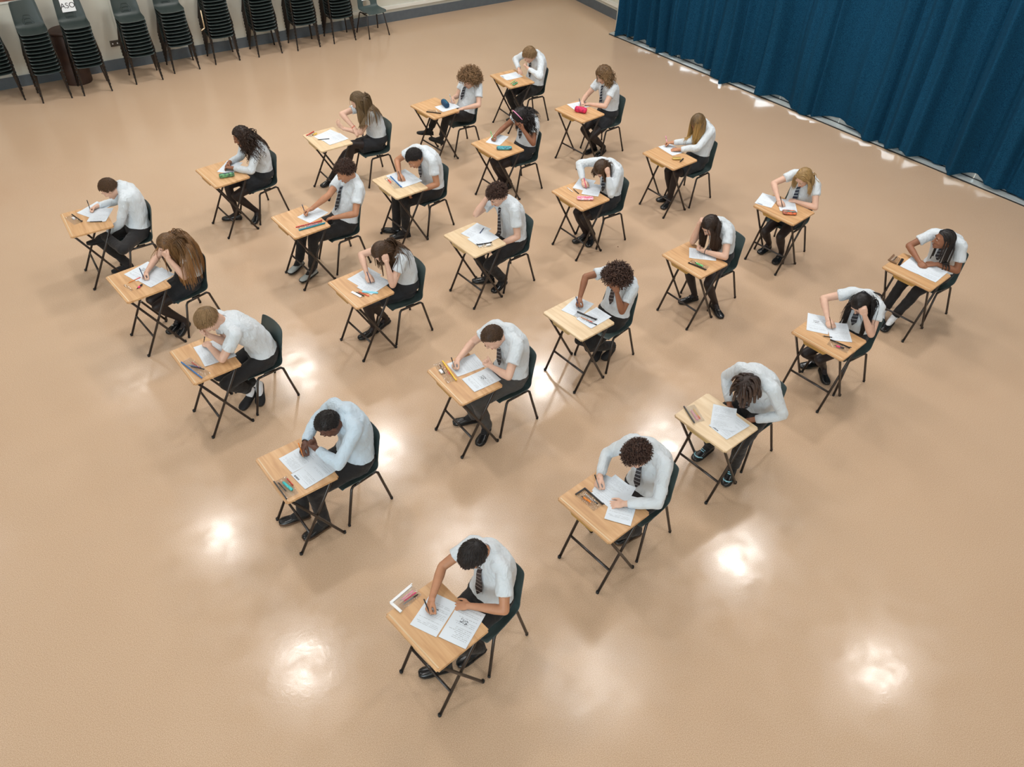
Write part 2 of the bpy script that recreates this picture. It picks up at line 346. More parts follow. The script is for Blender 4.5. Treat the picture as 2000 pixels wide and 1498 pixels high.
fl = MB(); fl.add([[-22, -8, 0], [22, -8, 0], [22, 24, 0], [-22, 24, 0], [-22, -8, -.2], [22, -8, -.2], [22, 24, -.2], [-22, 24, -.2]], [(0, 1, 2, 3), (7, 6, 5, 4), (0, 4, 5, 1), (1, 5, 6, 2), (2, 6, 7, 3), (3, 7, 4, 0)])
struct('floor', fl, M['floor'])
WLmb = MB(); wallbox(WLmb, LEFT_END, CORNER, -WN, .25, 0, CEIL); struct('wall_left', WLmb, M['wall'])
b_ = MB(); wallbox(b_, CORNER, BEND, -BN, .25, 0, CEIL); struct('wall_back', b_, M['wall'])
b_ = MB(); wallbox(b_, LEFT_END+WN*0, LEFT_END+WN*22, -WD, .25, 0, CEIL); struct('wall_near', b_, M['wall'])
b_ = MB(); wallbox(b_, CEND, CEND-CO*21, CD, .25, 0, CEIL); struct('wall_right', b_, M['wall'])
b_ = MB(); b_.add([[x, y, z] for z in (CEIL, CEIL+.2) for x, y in ((-22, -8), (22, -8), (22, 24), (-22, 24))], [(3, 2, 1, 0), (4, 5, 6, 7), (0, 1, 5, 4), (1, 2, 6, 5), (2, 3, 7, 6), (3, 0, 4, 7)])
struct('ceiling', b_, M['ceiling'])
# skirtings, standing a little proud of the walls, .17 m high
b_ = MB(); wallbox(b_, LEFT_END, CORNER, WN, .02, 0, .165); struct('baseboard_left', b_, M['base'])
b_ = MB(); wallbox(b_, CORNER, BEND, BN, .02, 0, .165); struct('baseboard_back', b_, M['base'])
# white dado rails on both walls
b_ = MB(); wallbox(b_, CORNER-WD*4.9, CORNER, WN, .05, .235, .29); struct('trim_1', b_, M['white_trim'])
b_ = MB(); wallbox(b_, CORNER, BEND, BN, .05, .235, .29); struct('trim_2', b_, M['white_trim'])
# pilaster strips between the chair stacks on the left wall
for i, t in enumerate((-8.55, -7.75, -6.9, -6.1, -5.25)):
    b_ = MB(); p = CORNER+WD*t; wallbox(b_, p-WD*.05, p+WD*.05, WN, .014, .165, CEIL); struct('trim_%d' % (i+3), b_, M['wall'])

# glazed wall behind the curtain: sill, bottom rails, mullions, panes
b_ = MB(); wallbox(b_, CU0-CD*.1, CEND, CO, .13, 0, .022); struct('window_sill', b_, M['alu'])
b_ = MB(); wallbox(b_, CU0-CD*.1, CEND, -CO, .012, 0, .012); wallbox(b_, CU0+CO*.13-CD*.1, CEND+CO*.13, CO, .014, 0, .03); struct('trim_8', b_, M['darkgap'])
k = 0
t = .35
while t < 10.4:
    p0, p1 = CU0+CD*(t+.01)+CO*.15, CU0+CD*(t+1.08)+CO*.15
    f_ = MB(); wallbox(f_, p0, p1, CO, .05, .02, .11); wallbox(f_, p0, p1, CO, .05, 2.5, 2.6)
    wallbox(f_, p0, p0+CD*.06, CO, .05, .11, 2.5); wallbox(f_, p1-CD*.06, p1, CO, .05, .11, 2.5)
    k += 1; fr = struct('window_%d' % k, f_, M['alu'])
    g_ = MB(); wallbox(g_, p0+CD*.06+CO*.02, p1-CD*.06+CO*.02, CO, .01, .11, 2.5); pn = g_.build('pane', M['glass'], fr)
    t += 1.09
b_ = MB(); wallbox(b_, CU0+CO*.15-CD*.1, CU0+CO*.15+CD*11.3, CO, .2, 2.6, CEIL); wallbox(b_, CU0+CO*.15+CD*11.3, CEND+CO*.15, CO, .2, 0, CEIL); wallbox(b_, CU0+CO*.15-CD*.1, CU0+CO*.15+CD*.36, CO, .2, 0, 2.6)
struct('wall_window', b_, M['wall'])

# curtain: folded cloth sheet with scalloped hem
def curtain():
    rs = np.random.RandomState(4); LEN = 11.5; n = 1500
    s = np.linspace(0, LEN, n)
    def folds(per, amp, ph):  # smooth random folds whose width varies along the rail
        x = s/per + .35*np.sin(s*1.7+ph)+.25*np.sin(s*.63+ph*2); return amp*np.sin(2*np.pi*x)
    crowd = np.clip((2.6-s)/1.6, 0, 1); crowd = crowd*crowd*(3-2*crowd)
    base = crowd*folds(.24, .075, 1.0)+(1-crowd)*(folds(.92, .085, .4)+folds(.41, .035, 2.1)+folds(1.7, .03, 4))
    fine = folds(.17, .012, .3); xs = 0.; crease = np.zeros(n)
    while xs < LEN: wd_ = rs.uniform(.018, .045); crease += rs.uniform(.03, .075)*np.exp(-((s-xs)/wd_)**2); xs += rs.uniform(.16, .26) if xs < 2.2 else rs.uniform(.28, .75)
    base = base+crease
    zs = np.concatenate([[0, .012], np.linspace(.05, 5.6, 44)])
    hem = .03+.06*(1-np.cos(2*np.pi*(s/1.31+.2*np.sin(s*1.1))))/2 + .028*(base-base.min())/(np.ptp(base))
    V = []; 
    for z in zs:
        q = z/5.6; amp = 1.15-.35*q
        d = amp*base+fine*(1-.4*q) + .02*np.sin(s*2.1+z*1.9) + .012*np.sin(s*7+z*3)
        zz = z if z > 1.5 else hem+(z/1.5)*(1.5-hem)
        sh = .05*np.sin(s*1.3+1)*(1-q)
        d = np.where(d > 0, .10*np.tanh(d/.10), d*1.3)
        P = CU0[None]+CD[None]*(s+sh)[:, None]+CO[None]*(d-.01+.03)[:, None]
        V.append(np.column_stack([P, np.full(n, z) if z > 1.5 else zz]))
    V = np.concatenate(V); F = [(i*n+j, i*n+j+1, (i+1)*n+j+1, (i+1)*n+j) for i in range(len(zs)-1) for j in range(n-1)]
    me = D.meshes.new('curtain'); me.from_pydata(V.tolist(), [], F); me.update(); me.shade_smooth()
    me = modded('curtain', me, [('SOLIDIFY', dict(thickness=.006))]); me.shade_smooth()
    r_ = empty('curtain', (0, 0, 0), 0, 'long dark blue cloth curtain hanging in deep folds along the glazed wall', 'curtain')
    link('curtain_cloth', me, M['curtain'], r_)
    p0 = CU0+CO*.04; p1 = p0+CD*LEN
    t_ = MB(); t_.tube([[*p0, 5.63], [*p1, 5.63]], .025); t_.build('curtain_rail', M['tube'], r_, True)
curtain()

# ---------------------------------------------------------------- ceiling lamps (some reflected in the floor, the later ones added as fill)
def lamp(i, x, y, s, dia):
    r_ = empty('ceiling_lamp', (x, y, CEIL), 0, 'round white high-bay lamp hanging from the hall ceiling, one of the reflected and added lamps', 'lamp', 'ceiling lamps of the hall')
    h = MB(); h.tube([(0, 0, 0), (0, 0, -.22)], .02); h.tube([(0, 0, -.2), (0, 0, -.28), (0, 0, -.395)], [.08, .15, dia/2+.01], 24); h.build('housing', M['white_trim'], r_, True)
    l = D.lights.new('lamp_light', 'AREA'); l.shape = 'DISK'; l.size = dia; l.energy = LAMP_W*s; l.color = (1.0, .975, .95)
    lo = D.objects.new('lamp_light', l); COL.objects.link(lo); lo.location = (0, 0, -.40); lo.parent = r_
for i, a in enumerate(LAMPS): lamp(i, *a)

# ================================================================ furniture prototypes
def chair_shell_mesh(hole=True):
    prof = [(-.209, .398), (-.211, .403), (-.202, .408), (-.165, .411), (-.09, .404), (0, .396), (.06, .397), (.105, .403), (.138, .420), (.155, .448), (.164, .48),
            (.172, .515), (.183, .56), (.198, .62), (.213, .68), (.227, .735), (.233, .762)]
    wid = [.165, .178, .186, .192, .196, .197, .197, .197, .196, .194, .194, .192, .189, .184, .180, .176, .168]
    nu = 16; V = []; 
    for i, ((y, z), w_) in enumerate(zip(prof, wid)):
        a = max(0, min(1, (i-6)/5)); # 0 seat .. 1 back
        for j in range(nu+1):
            u = -1+2*j/nu; edge = max(0, abs(u)-.72)/.28
            dish = .012*u*u*(1-a); lift = .020*edge**2*(1-a) if i > 1 else .004*edge
            back = -.028*u*u*a - .008*edge**2*a
            V.append((u*w_, y+back, z+dish+lift-(.006*edge*edge if i < 2 else 0)))
    F = []
    for i in range(len(prof)-1):
        for j in range(nu):
            if hole and 9 <= i <= 11 and 5 <= j <= 10 and not (i == 11 and j in (5, 10)): continue
            F.append((i*(nu+1)+j, i*(nu+1)+j+1, (i+1)*(nu+1)+j+1, (i+1)*(nu+1)+j))
    me = D.meshes.new('seat_shell'); me.from_pydata(V, [], F); me.update()
    me = modded('seat_shell', me, [('SOLIDIFY', dict(thickness=.008, offset=-1)), ('SUBSURF', dict(levels=2, render_levels=2))])
    me.shade_smooth(); return me
SHELL = chair_shell_mesh(True)
def make_chair(shell, smat):
    t_ = empty('stacking_chair'); link('seat_shell', shell, smat, t_)
    for sx in (-1, 1):
        r_ = MB(); x1, x2 = sx*.165, sx*.165
        r_.tube([(x1, -.105, .372), (x1, .12, .372)], .011); r_.tube([(sx*.165, -.02, .374), (sx*.07, -.02, .384)], .009)
        r_.box((sx*.165, .0, .384), (.02, .09, .012)); r_.build('side_rail', M['tube'], t_, True)
        for sy, fx, fy in ((-1, .203, -.215), (1, .2175, .215)):
            l_ = MB(); y0 = -.105 if sy < 0 else .12
            l_.tube([(sx*.165, y0-sy*.03, .372), (sx*.165, y0, .372), (sx*(.165+.006), y0+sy*.02, .355), (sx*fx, fy, .012)], .0115, 10)
            lg = l_.build('leg', M['tube'], t_, True)
            f_ = MB(); f_.tube([(sx*fx, fy, .022), (sx*fx, fy, 0)], .0120, 10); f_.build('foot_cap', M['tube_rubber'], lg, True)
    return t_
CHAIR = make_chair(SHELL, M['shell'])

TW, TD, TH, TT = .539, .432, .712, .017
def make_desk(pale):
    t_ = empty('exam_desk'); w_, e_ = (M['wood_pale'], M['edge_pale']) if pale else (M['wood_oak'], M['edge_oak'])
    bm = bmesh.new(); bmesh.ops.create_cube(bm, size=1); bmesh.ops.scale(bm, vec=(TW, TD, TT), verts=bm.verts); bmesh.ops.translate(bm, vec=(0, 0, TH-TT/2), verts=bm.verts)
    vert = [e for e in bm.edges if abs(e.verts[0].co.z-e.verts[1].co.z) > .01]
    bmesh.ops.bevel(bm, geom=vert, offset=.012, segments=3, affect='EDGES')
    top = [e for e in bm.edges if all(v.co.z > TH-.001 for v in e.verts)]
    bmesh.ops.bevel(bm, geom=top, offset=.0025, segments=2, affect='EDGES')
    me = D.meshes.new('tabletop'); 
    for f in bm.faces: f.material_index = 0 if f.normal.z > .5 else 1
    bm.to_mesh(me); bm.free(); link('tabletop', me, [w_, e_], t_)
    if not pale:   # lipping strip along the far edge
        s_ = MB(); s_.box((0, -TD/2+.022, TH+.0012), (TW-.03, .010, .0035)); s_.build('edge_strip', M['wood_pale'], t_)
    b2 = MB(); z0, z1 = TH-TT-.042, TH-TT; y0, y1 = -TD/2+.012, -TD/2+.06
    b2.add([[-.12, y0, z0], [.08, y0, z0], [.12, y0, z1], [-.15, y0, z1], [-.12, y1, z0], [.08, y1, z0], [.12, y1, z1], [-.15, y1, z1]],
           [(0, 1, 2, 3), (7, 6, 5, 4), (0, 4, 5, 1), (1, 5, 6, 2), (2, 6, 7, 3), (3, 7, 4, 0)]); b2.build('underside_batten', e_, t_)
    zt = TH-TT-.012
    f1 = MB(); xa = .2136     # frame with forward feet
    f1.tube([(-xa, -.181, .0), (-xa-.008, .17, zt-.02), (-xa+.005, .185, zt), (xa-.005, .185, zt), (xa+.008, .17, zt-.02), (xa, -.181, 0)], .0115, 10)
    a_ = f1.build('front_leg_frame', M['tube'], t_, True)
    z = .20; fr = z/zt; yb = -.181+fr*.355
    c_ = MB(); c_.tube([(-xa-.003, yb, z), (xa+.003, yb, z)], .0105, 10); c_.build('crossbar', M['tube'], t_, True)
    f2 = MB(); xb = .229
    f2.tube([(-xb, .197, .0), (-xb-.004, -.165, zt-.02), (-xb+.01, -.185, zt), (xb-.01, -.185, zt), (xb+.004, -.165, zt-.02), (xb, .197, 0)], .0115, 10)
    b_ = f2.build('rear_leg_frame', M['tube'], t_, True)
    for fr_, x, y in ((a_, xa, -.181), (b_, xb, .197)):
        for sx in (-1, 1): p = MB(); p.tube([(sx*x, y, .02), (sx*x, y, 0)], .0135, 10); p.build('foot_cap', M['tube_rubber'], fr_, True)
    for sx in (-1, 1): v = MB(); v.tube([(sx*.236, .015, .345), (sx*.208, .015, .345)], .007, 8); v.build('pivot_bolt', M['chrome'], t_, True)
    return t_
DESK = {True: make_desk(True), False: make_desk(False)}
POS = {
 1: dict(desk=(-4.586,7.481,-0.9681), chair=(-4.213,7.654,-0.9343), H=(-0.000,0.313,0.996), RH=(-0.173,0.106,0.740), LE=(0.244,0.327,0.720), LH=(0.024,0.118,0.520), RF=(-0.003,0.246,0.080), RT=(-0.009,0.149,0.030), LF=(0.076,0.112,0.520), LT=(0.071,-0.089,0.500)),
 2: dict(desk=(-3.654,6.418,-0.8288), chair=(-3.367,6.744,-0.6590), H=(0.030,0.365,1.009), RH=(-0.017,0.079,0.740), RE=(-0.197,0.324,0.800), LE=(0.181,0.236,0.730), LF=(0.010,0.313,0.080), LT=(0.122,0.159,0.030), RF=(-0.066,0.283,0.080), RT=(-0.018,0.158,0.030)),
 3: dict(desk=(-2.679,5.339,-0.8727), chair=(-2.345,5.663,-0.8030), H=(0.000,0.120,1.080), LH=(-0.138,0.071,0.750), LE=(0.175,0.131,0.740), RE=(-0.007,0.176,0.740), RH=(-0.083,0.127,0.860), LF=(-0.034,0.327,0.130), LT=(0.004,0.249,0.030), RF=(-0.037,0.413,0.150), RT=(0.101,0.333,0.030)),
 4: dict(desk=(-1.614,4.115,-0.8906), chair=(-1.289,4.428,-0.7568), H=(0.000,0.315,0.999), RH=(-0.120,0.108,0.750), RE=(-0.210,0.229,0.860), LE=(0.149,0.106,0.740), LH=(-0.029,0.190,0.860), RF=(-0.102,0.005,0.080), RT=(-0.165,-0.180,0.030), LF=(0.088,0.098,0.080), LT=(0.096,-0.113,0.030)),
 5: dict(desk=(-0.428,2.846,-0.7929), chair=(-0.125,3.154,-0.6203), H=(-0.050,0.361,1.053), RH=(-0.108,0.027,0.745), RE=(-0.226,0.208,0.800), LH=(0.030,0.193,0.730), LE=(0.219,0.368,0.780), LF=(0.051,0.325,0.090), LT=(0.027,0.136,0.030), RF=(-0.012,0.058,0.090), RT=(-0.068,-0.038,0.030)),
 6: dict(desk=(-3.459,8.593,-0.8478), chair=(-3.176,8.937,-0.6907), H=(-0.000,0.315,1.077), RH=(-0.105,0.112,0.750), LH=(-0.014,0.096,0.750), LE=(0.246,0.291,0.740), RF=(-0.122,0.105,0.080), RT=(-0.220,-0.038,0.030), LF=(-0.021,0.325,0.080), LT=(0.061,0.242,0.030)),
 7: dict(desk=(-2.339,7.612,-0.8578), chair=(-2.001,7.946,-0.8578), H=(0.000,0.605,1.105), RH=(-0.099,0.145,0.740), RE=(0.013,0.279,0.840), LH=(0.059,0.324,0.680), LE=(0.276,0.482,0.680), RF=(-0.217,0.006,0.100), RT=(-0.142,-0.168,0.030), LF=(0.026,0.041,0.100), LT=(0.084,-0.176,0.030)),
 8: dict(desk=(-1.503,6.458,-0.8505), chair=(-1.165,6.754,-0.8892), H=(0.000,0.268,1.014), LH=(0.075,0.281,0.950), LE=(0.180,0.231,0.730), RH=(-0.047,0.100,0.740), RE=(-0.172,0.204,0.840), RF=(-0.105,0.153,0.080), RT=(-0.107,0.055,0.030), LF=(-0.162,0.338,0.080), LT=(-0.138,0.212,0.030)),
 9: dict(desk=(-0.410,5.207,-0.9060), chair=(-0.057,5.486,-0.8650), H=(-0.000,0.298,1.018), RH=(-0.181,0.012,0.740), RE=(-0.200,0.203,0.820), LH=(-0.004,0.249,0.760), LE=(0.235,0.219,0.740), RF=(-0.103,0.172,0.080), RT=(-0.171,0.031,0.030), LF=(0.075,0.188,0.080), LT=(0.152,0.064,0.030)),
 10: dict(desk=(0.707,3.861,-0.8283), chair=(1.042,4.179,-0.7410), H=(-0.000,0.307,1.045), RH=(-0.163,0.112,0.750), RE=(-0.236,0.194,0.860), LH=(0.064,0.084,0.730), LE=(0.308,0.273,0.750), LF=(0.032,0.516,0.080), LT=(-0.009,0.302,0.030)),
 11: dict(desk=(-2.418,9.556,-0.9245), chair=(-1.923,9.929,-0.9245), H=(-0.000,0.468,1.097), LE=(0.070,0.389,0.720), LH=(-0.100,0.219,0.800), RE=(-0.006,0.312,0.800), RH=(0.058,0.400,0.760), RF=(-0.200,0.068,0.080), RT=(-0.146,-0.120,0.030)),
 12: dict(desk=(-1.382,8.502,-0.8713), chair=(-1.102,8.791,-0.7153), H=(-0.000,0.221,0.967), RH=(-0.064,0.059,0.740), RE=(-0.285,0.126,0.780), LH=(0.113,0.103,0.620), LE=(0.221,0.243,0.660), RF=(-0.113,-0.021,0.080), RT=(-0.176,-0.067,0.030), LF=(0.021,0.026,0.080), LT=(-0.069,-0.166,0.030)),
 13: dict(desk=(-0.449,7.389,-0.8438), chair=(-0.096,7.712,-0.8741), H=(-0.020,0.315,1.114), RH=(-0.151,0.291,1.000), RE=(-0.222,0.227,0.730), LH=(0.100,0.055,0.580), LE=(0.149,0.333,0.640), RF=(-0.074,0.275,0.080), RT=(-0.149,0.181,0.030), LF=(0.059,0.361,0.080), LT=(0.112,0.157,0.030)),
 14: dict(desk=(0.603,6.109,-0.8468), chair=(0.928,6.429,-0.7305), H=(0.045,0.411,1.000), LH=(0.074,0.286,0.980), LE=(0.162,0.224,0.730), RH=(-0.131,0.120,0.740), RE=(-0.192,0.213,0.840), RF=(-0.075,0.442,0.080), RT=(-0.036,0.360,0.030), LF=(-0.006,0.553,0.080), LT=(0.036,0.417,0.030)),
 15: dict(desk=(1.687,4.788,-0.8440), chair=(2.082,5.172,-0.8274), H=(0.035,0.278,0.960), RH=(-0.101,0.376,0.620), LH=(0.032,0.362,0.600), RF=(-0.162,0.300,0.100), RT=(-0.171,0.112,0.030), LF=(0.133,0.268,0.100), LT=(0.193,0.093,0.030)),
 16: dict(desk=(-1.171,10.574,-0.8192), chair=(-0.848,10.871,-1.0061), H=(0.085,0.538,0.985), RH=(0.005,0.284,0.760), LH=(0.228,0.233,0.660), LE=(0.447,0.338,0.680), RF=(-0.216,0.070,0.300), RT=(-0.305,-0.078,0.280), LF=(0.044,0.059,0.270), LT=(-0.122,-0.017,0.250)),
 17: dict(desk=(-0.290,9.526,-0.8592), chair=(-0.005,9.826,-0.8774), H=(0.000,0.362,0.990), RH=(-0.174,0.061,0.740), RE=(-0.203,0.251,0.800), LH=(0.135,0.226,0.950), LE=(0.167,0.208,0.730), LF=(-0.095,0.294,0.080), LT=(-0.077,0.178,0.030), RF=(-0.147,0.224,0.080), RT=(-0.163,0.135,0.030)),
 18: dict(desk=(0.705,8.396,-0.8790), chair=(1.016,8.668,-0.9664), H=(0.022,0.274,0.970), LH=(0.107,0.283,0.950), LE=(0.215,0.252,0.730), RH=(-0.119,0.157,0.740), RE=(-0.206,0.197,0.800), RF=(-0.074,0.226,0.080), RT=(-0.089,0.084,0.030), LF=(-0.010,0.284,0.080), LT=(0.056,0.166,0.030)),
 19: dict(desk=(1.843,7.165,-0.8691), chair=(2.162,7.527,-0.8857), H=(-0.062,0.234,1.000), RH=(-0.108,0.141,0.980), RE=(-0.185,0.108,0.730), LH=(-0.055,0.124,0.750), LE=(0.189,0.227,0.740), RF=(-0.098,0.277,0.080), RT=(-0.126,0.193,0.030), LF=(0.145,0.340,0.080), LT=(0.279,0.283,0.030)),
 20: dict(desk=(2.921,5.963,-0.8095), chair=(3.225,6.218,-0.9800), H=(0.054,0.310,0.975), RH=(-0.084,0.130,0.740), RE=(-0.222,0.218,0.800), LE=(0.218,0.165,0.730), LH=(0.144,0.136,0.950), RF=(-0.177,0.424,0.080), RT=(-0.233,0.322,0.030), LF=(-0.075,0.358,0.080), LT=(0.049,0.245,0.030)),
 21: dict(desk=(-0.160,11.653,-0.9712), chair=(0.102,11.942,-1.0063), H=(-0.000,0.288,1.000), RH=(-0.101,0.211,0.760), RE=(-0.293,0.222,0.740), LH=(0.079,0.201,0.840), LE=(0.262,0.234,0.740), RF=(-0.251,0.178,0.080)),
 22: dict(desk=(0.774,10.633,-0.8285), chair=(1.156,10.984,-0.8643), H=(-0.000,0.407,1.110), RH=(-0.103,0.108,0.740), RE=(-0.157,0.291,0.800), LH=(-0.086,0.212,0.740), LE=(0.228,0.289,0.730), RF=(0.006,0.440,0.080), RT=(-0.020,0.315,0.030), LF=(0.007,0.601,0.080), LT=(0.100,0.391,0.030)),
 23: dict(desk=(1.851,9.428,-0.8870), chair=(2.223,9.721,-0.7968), H=(0.000,0.419,1.042), RH=(-0.199,0.179,0.750), RE=(-0.103,0.284,0.800), LH=(-0.068,0.170,0.730), LE=(0.196,0.253,0.740), RF=(-0.076,0.230,0.080), RT=(-0.114,0.126,0.030), LF=(0.036,0.087,0.080), LT=(0.056,-0.047,0.030)),
 24: dict(desk=(3.007,8.251,-0.8191), chair=(3.180,8.510,-0.8200), H=(-0.000,0.247,1.021), RH=(-0.072,0.044,0.740), RE=(-0.226,0.064,0.780), LH=(-0.040,0.213,0.730), LE=(0.258,0.252,0.740), RF=(-0.175,0.221,0.080), RT=(-0.174,0.047,0.030), LF=(0.037,0.171,0.080), LT=(0.065,0.050,0.030), RK=(-0.120,-0.060,0.500), LK=(0.069,-0.024,0.500)),
 25: dict(desk=(4.118,7.095,-0.8273), chair=(4.483,7.393,-0.9481), H=(0.038,0.275,1.000), RH=(-0.010,0.119,0.740), RE=(-0.229,0.183,0.760), LH=(0.051,0.200,0.730), LE=(0.195,0.233,0.720), RF=(-0.162,0.005,0.080), RT=(-0.081,-0.103,0.030), LF=(-0.028,-0.012,0.080), LT=(-0.012,-0.248,0.030)),
}

# ================================================================ students
S_ = .93
def rotx(a): c, s = math.cos(a), math.sin(a); return np.array([[1, 0, 0], [0, c, -s], [0, s, c]])
def rotz(a): c, s = math.cos(a), math.sin(a); return np.array([[c, -s, 0], [s, c, 0], [0, 0, 1.]])
def roty(a): c, s = math.cos(a), math.sin(a); return np.array([[c, 0, s], [0, 1, 0], [-s, 0, c]])
def ik(A, B, l1, l2, hint):
    """joint between A and B nearest to hint; returns joint, B (pulled in when out of reach)"""
    A, B, hint = map(lambda q: np.array(q, float), (A, B, hint)); d = np.linalg.norm(B-A); mx = (l1+l2)*.985
    if d > mx: B = A+(B-A)/d*mx; d = mx
    mn = abs(l1-l2)+.03
    if d < mn: B = A+unit(B-A)*mn; d = mn
    n = (B-A)/d; a = (l1*l1-l2*l2+d*d)/(2*d); h = math.sqrt(max(l1*l1-a*a, 0)); c = A+n*a
    p = hint-c; p = p-n*np.dot(p, n); p = unit(p) if np.linalg.norm(p) > 1e-5 else perp(n)
    return c+p*h, B
def bez(P, n):
    P = np.array(P, float); t = np.linspace(0, 1, n)[:, None]
    return (1-t)**3*P[0]+3*t*(1-t)**2*P[1]+3*t*t*(1-t)*P[2]+t**3*P[3]

def hand(mb, W, d, nrm, side, mode, s, r=.0082):
    """palm, five fingers; d = wrist to knuckles, nrm = palm side, side = towards the thumb"""
    d = unit(d); nrm = unit(nrm-d*np.dot(nrm, d)); sd = unit(np.cross(d, nrm)); sd = sd if np.dot(sd, side) > 0 else -sd
    R = np.column_stack([sd, d, nrm]); pl = .088*s
    mb.ell(W+d*pl*.55, (.039*s, .050*s, .0145*s), R); mb.ell(W+d*pl*.30+nrm*.006*s+sd*.018*s, (.020*s, .034*s, .014*s), R)
    mb.tube([W-d*.02, W+d*.03*s], [.024*s, .024*s], 10)
    curl = {'flat': (8, 12, 8), 'write': (42, 62, 34), 'fist': (72, 92, 50), 'open': (18, 28, 18), 'rest': (30, 40, 22)}[mode]
    for i, (off, ln, sp) in enumerate(((.029, .066, 10), (.010, .074, 3), (-.009, .069, -4), (-.027, .054, -11))):
        spd = math.radians(sp*(1.0 if mode in ('flat', 'open') else .2)); dr = unit(d*math.cos(spd)+sd*math.sin(spd))
        p = W+d*pl*(.93-.04*abs(i-1))+sd*off*s; pts = [p-dr*.018*s, p]; a = 0
        for q, (c, fr) in enumerate(zip(curl, (.45, .31, .24))):
            a += math.radians(c+(6*i if mode == 'write' else 3*i)); dd = dr*math.cos(a)+nrm*math.sin(a); p = p+dd*ln*s*fr*1.02; pts.append(p)
        mb.tube(pts, [r*1.12*s, r*1.1*s, r*s, r*.92*s, r*.8*s], 8, True)
    tc = {'flat': (.75, .05), 'write': (.30, .75), 'fist': (.25, .8), 'open': (.85, .25), 'rest': (.5, .4)}[mode]
    b0 = W+d*.022*s+sd*.024*s; td = unit(d*.75+sd*tc[0]+nrm*tc[1]*.6)
    b1 = b0+td*.036*s; b2 = b1+unit(d*.95+sd*tc[0]*.35+nrm*tc[1])*.030*s; b3 = b2+unit(d*1.0-sd*.25*tc[1]+nrm*tc[1]*.9)*.024*s
    mb.tube([b0, b1, b2, b3], [.0125*s, .0115*s, .0095*s, .008*s], 8, True)

def head_geo(mb, C, R, s, female):
    f = lambda x, y, z: C+R@(np.array([x, y, z])*s)      # x left of the person, y forward, z up
    mb.ell(f(0, -.012, .022), np.array((.074, .093, .090))*s, R, 22, 14)
    mb.ell(f(0, .012, -.020), np.array((.064, .074, .082))*s, R, 20, 12)
    mb.ell(f(0, .034, -.058), np.array((.048, .048, .048))*s, R, 16, 10)
    mb.ell(f(0, .068, -.093), np.array((.020, .017, .016))*s, R)
    for sx in (-1, 1):
        mb.ell(f(sx*.040, .052, -.022), np.array((.022, .024, .022))*s, R); mb.ell(f(sx*.030, .074, .026), np.array((.024, .010, .008))*s, R)
        mb.ell(f(sx*.074, -.012, -.010), np.array((.008, .018, .031))*s, R@rotz(sx*.3)); mb.ell(f(sx*.012, .088, -.034), np.array((.009, .009, .007))*s, R)
        mb.ell(f(sx*.030, .073, .008), np.array((.014, .010, .010))*s, R)
    mb.tube([f(0, .082, .022), f(0, .094, -.008), f(0, .104, -.030)], [.007*s, .0085*s, .0115*s], 10, True)
    mb.ell(f(0, .079, -.061), np.array((.024, .012, .008))*s, R); mb.ell(f(0, .076, -.071), np.array((.020, .012, .007))*s, R)

class Colliders:
    def __init__(s): s.caps = []; s.ell = None; s.extra = None
    def push(s, P, m):
        Rh, C, rad = s.ell
        q = (P-C)@Rh/(rad+m); n = np.linalg.norm(q, axis=1); k = n < 1
        q[k] = q[k]/np.maximum(n[k], 1e-4)[:, None]; P = np.where(k[:, None], (q*(rad+m))@Rh.T+C, P)
        for a, b, r in s.caps:
            ab = b-a; t = np.clip(((P-a)@ab)/(ab@ab), 0, 1); c = a+t[:, None]*ab; v = P-c; d = np.linalg.norm(v, axis=1); rr = r+m; k = d < rr
            P = np.where(k[:, None], c+v/np.maximum(d, 1e-4)[:, None]*rr, P)
        on = (abs(P[:, 0]) < TW/2) & (abs(P[:, 1]) < TD/2) & (P[:, 2] < TH+.006)     # table top
        P[:, 2] = np.where(on & (P[:, 2] > .6), TH+.006, P[:, 2])
        return P

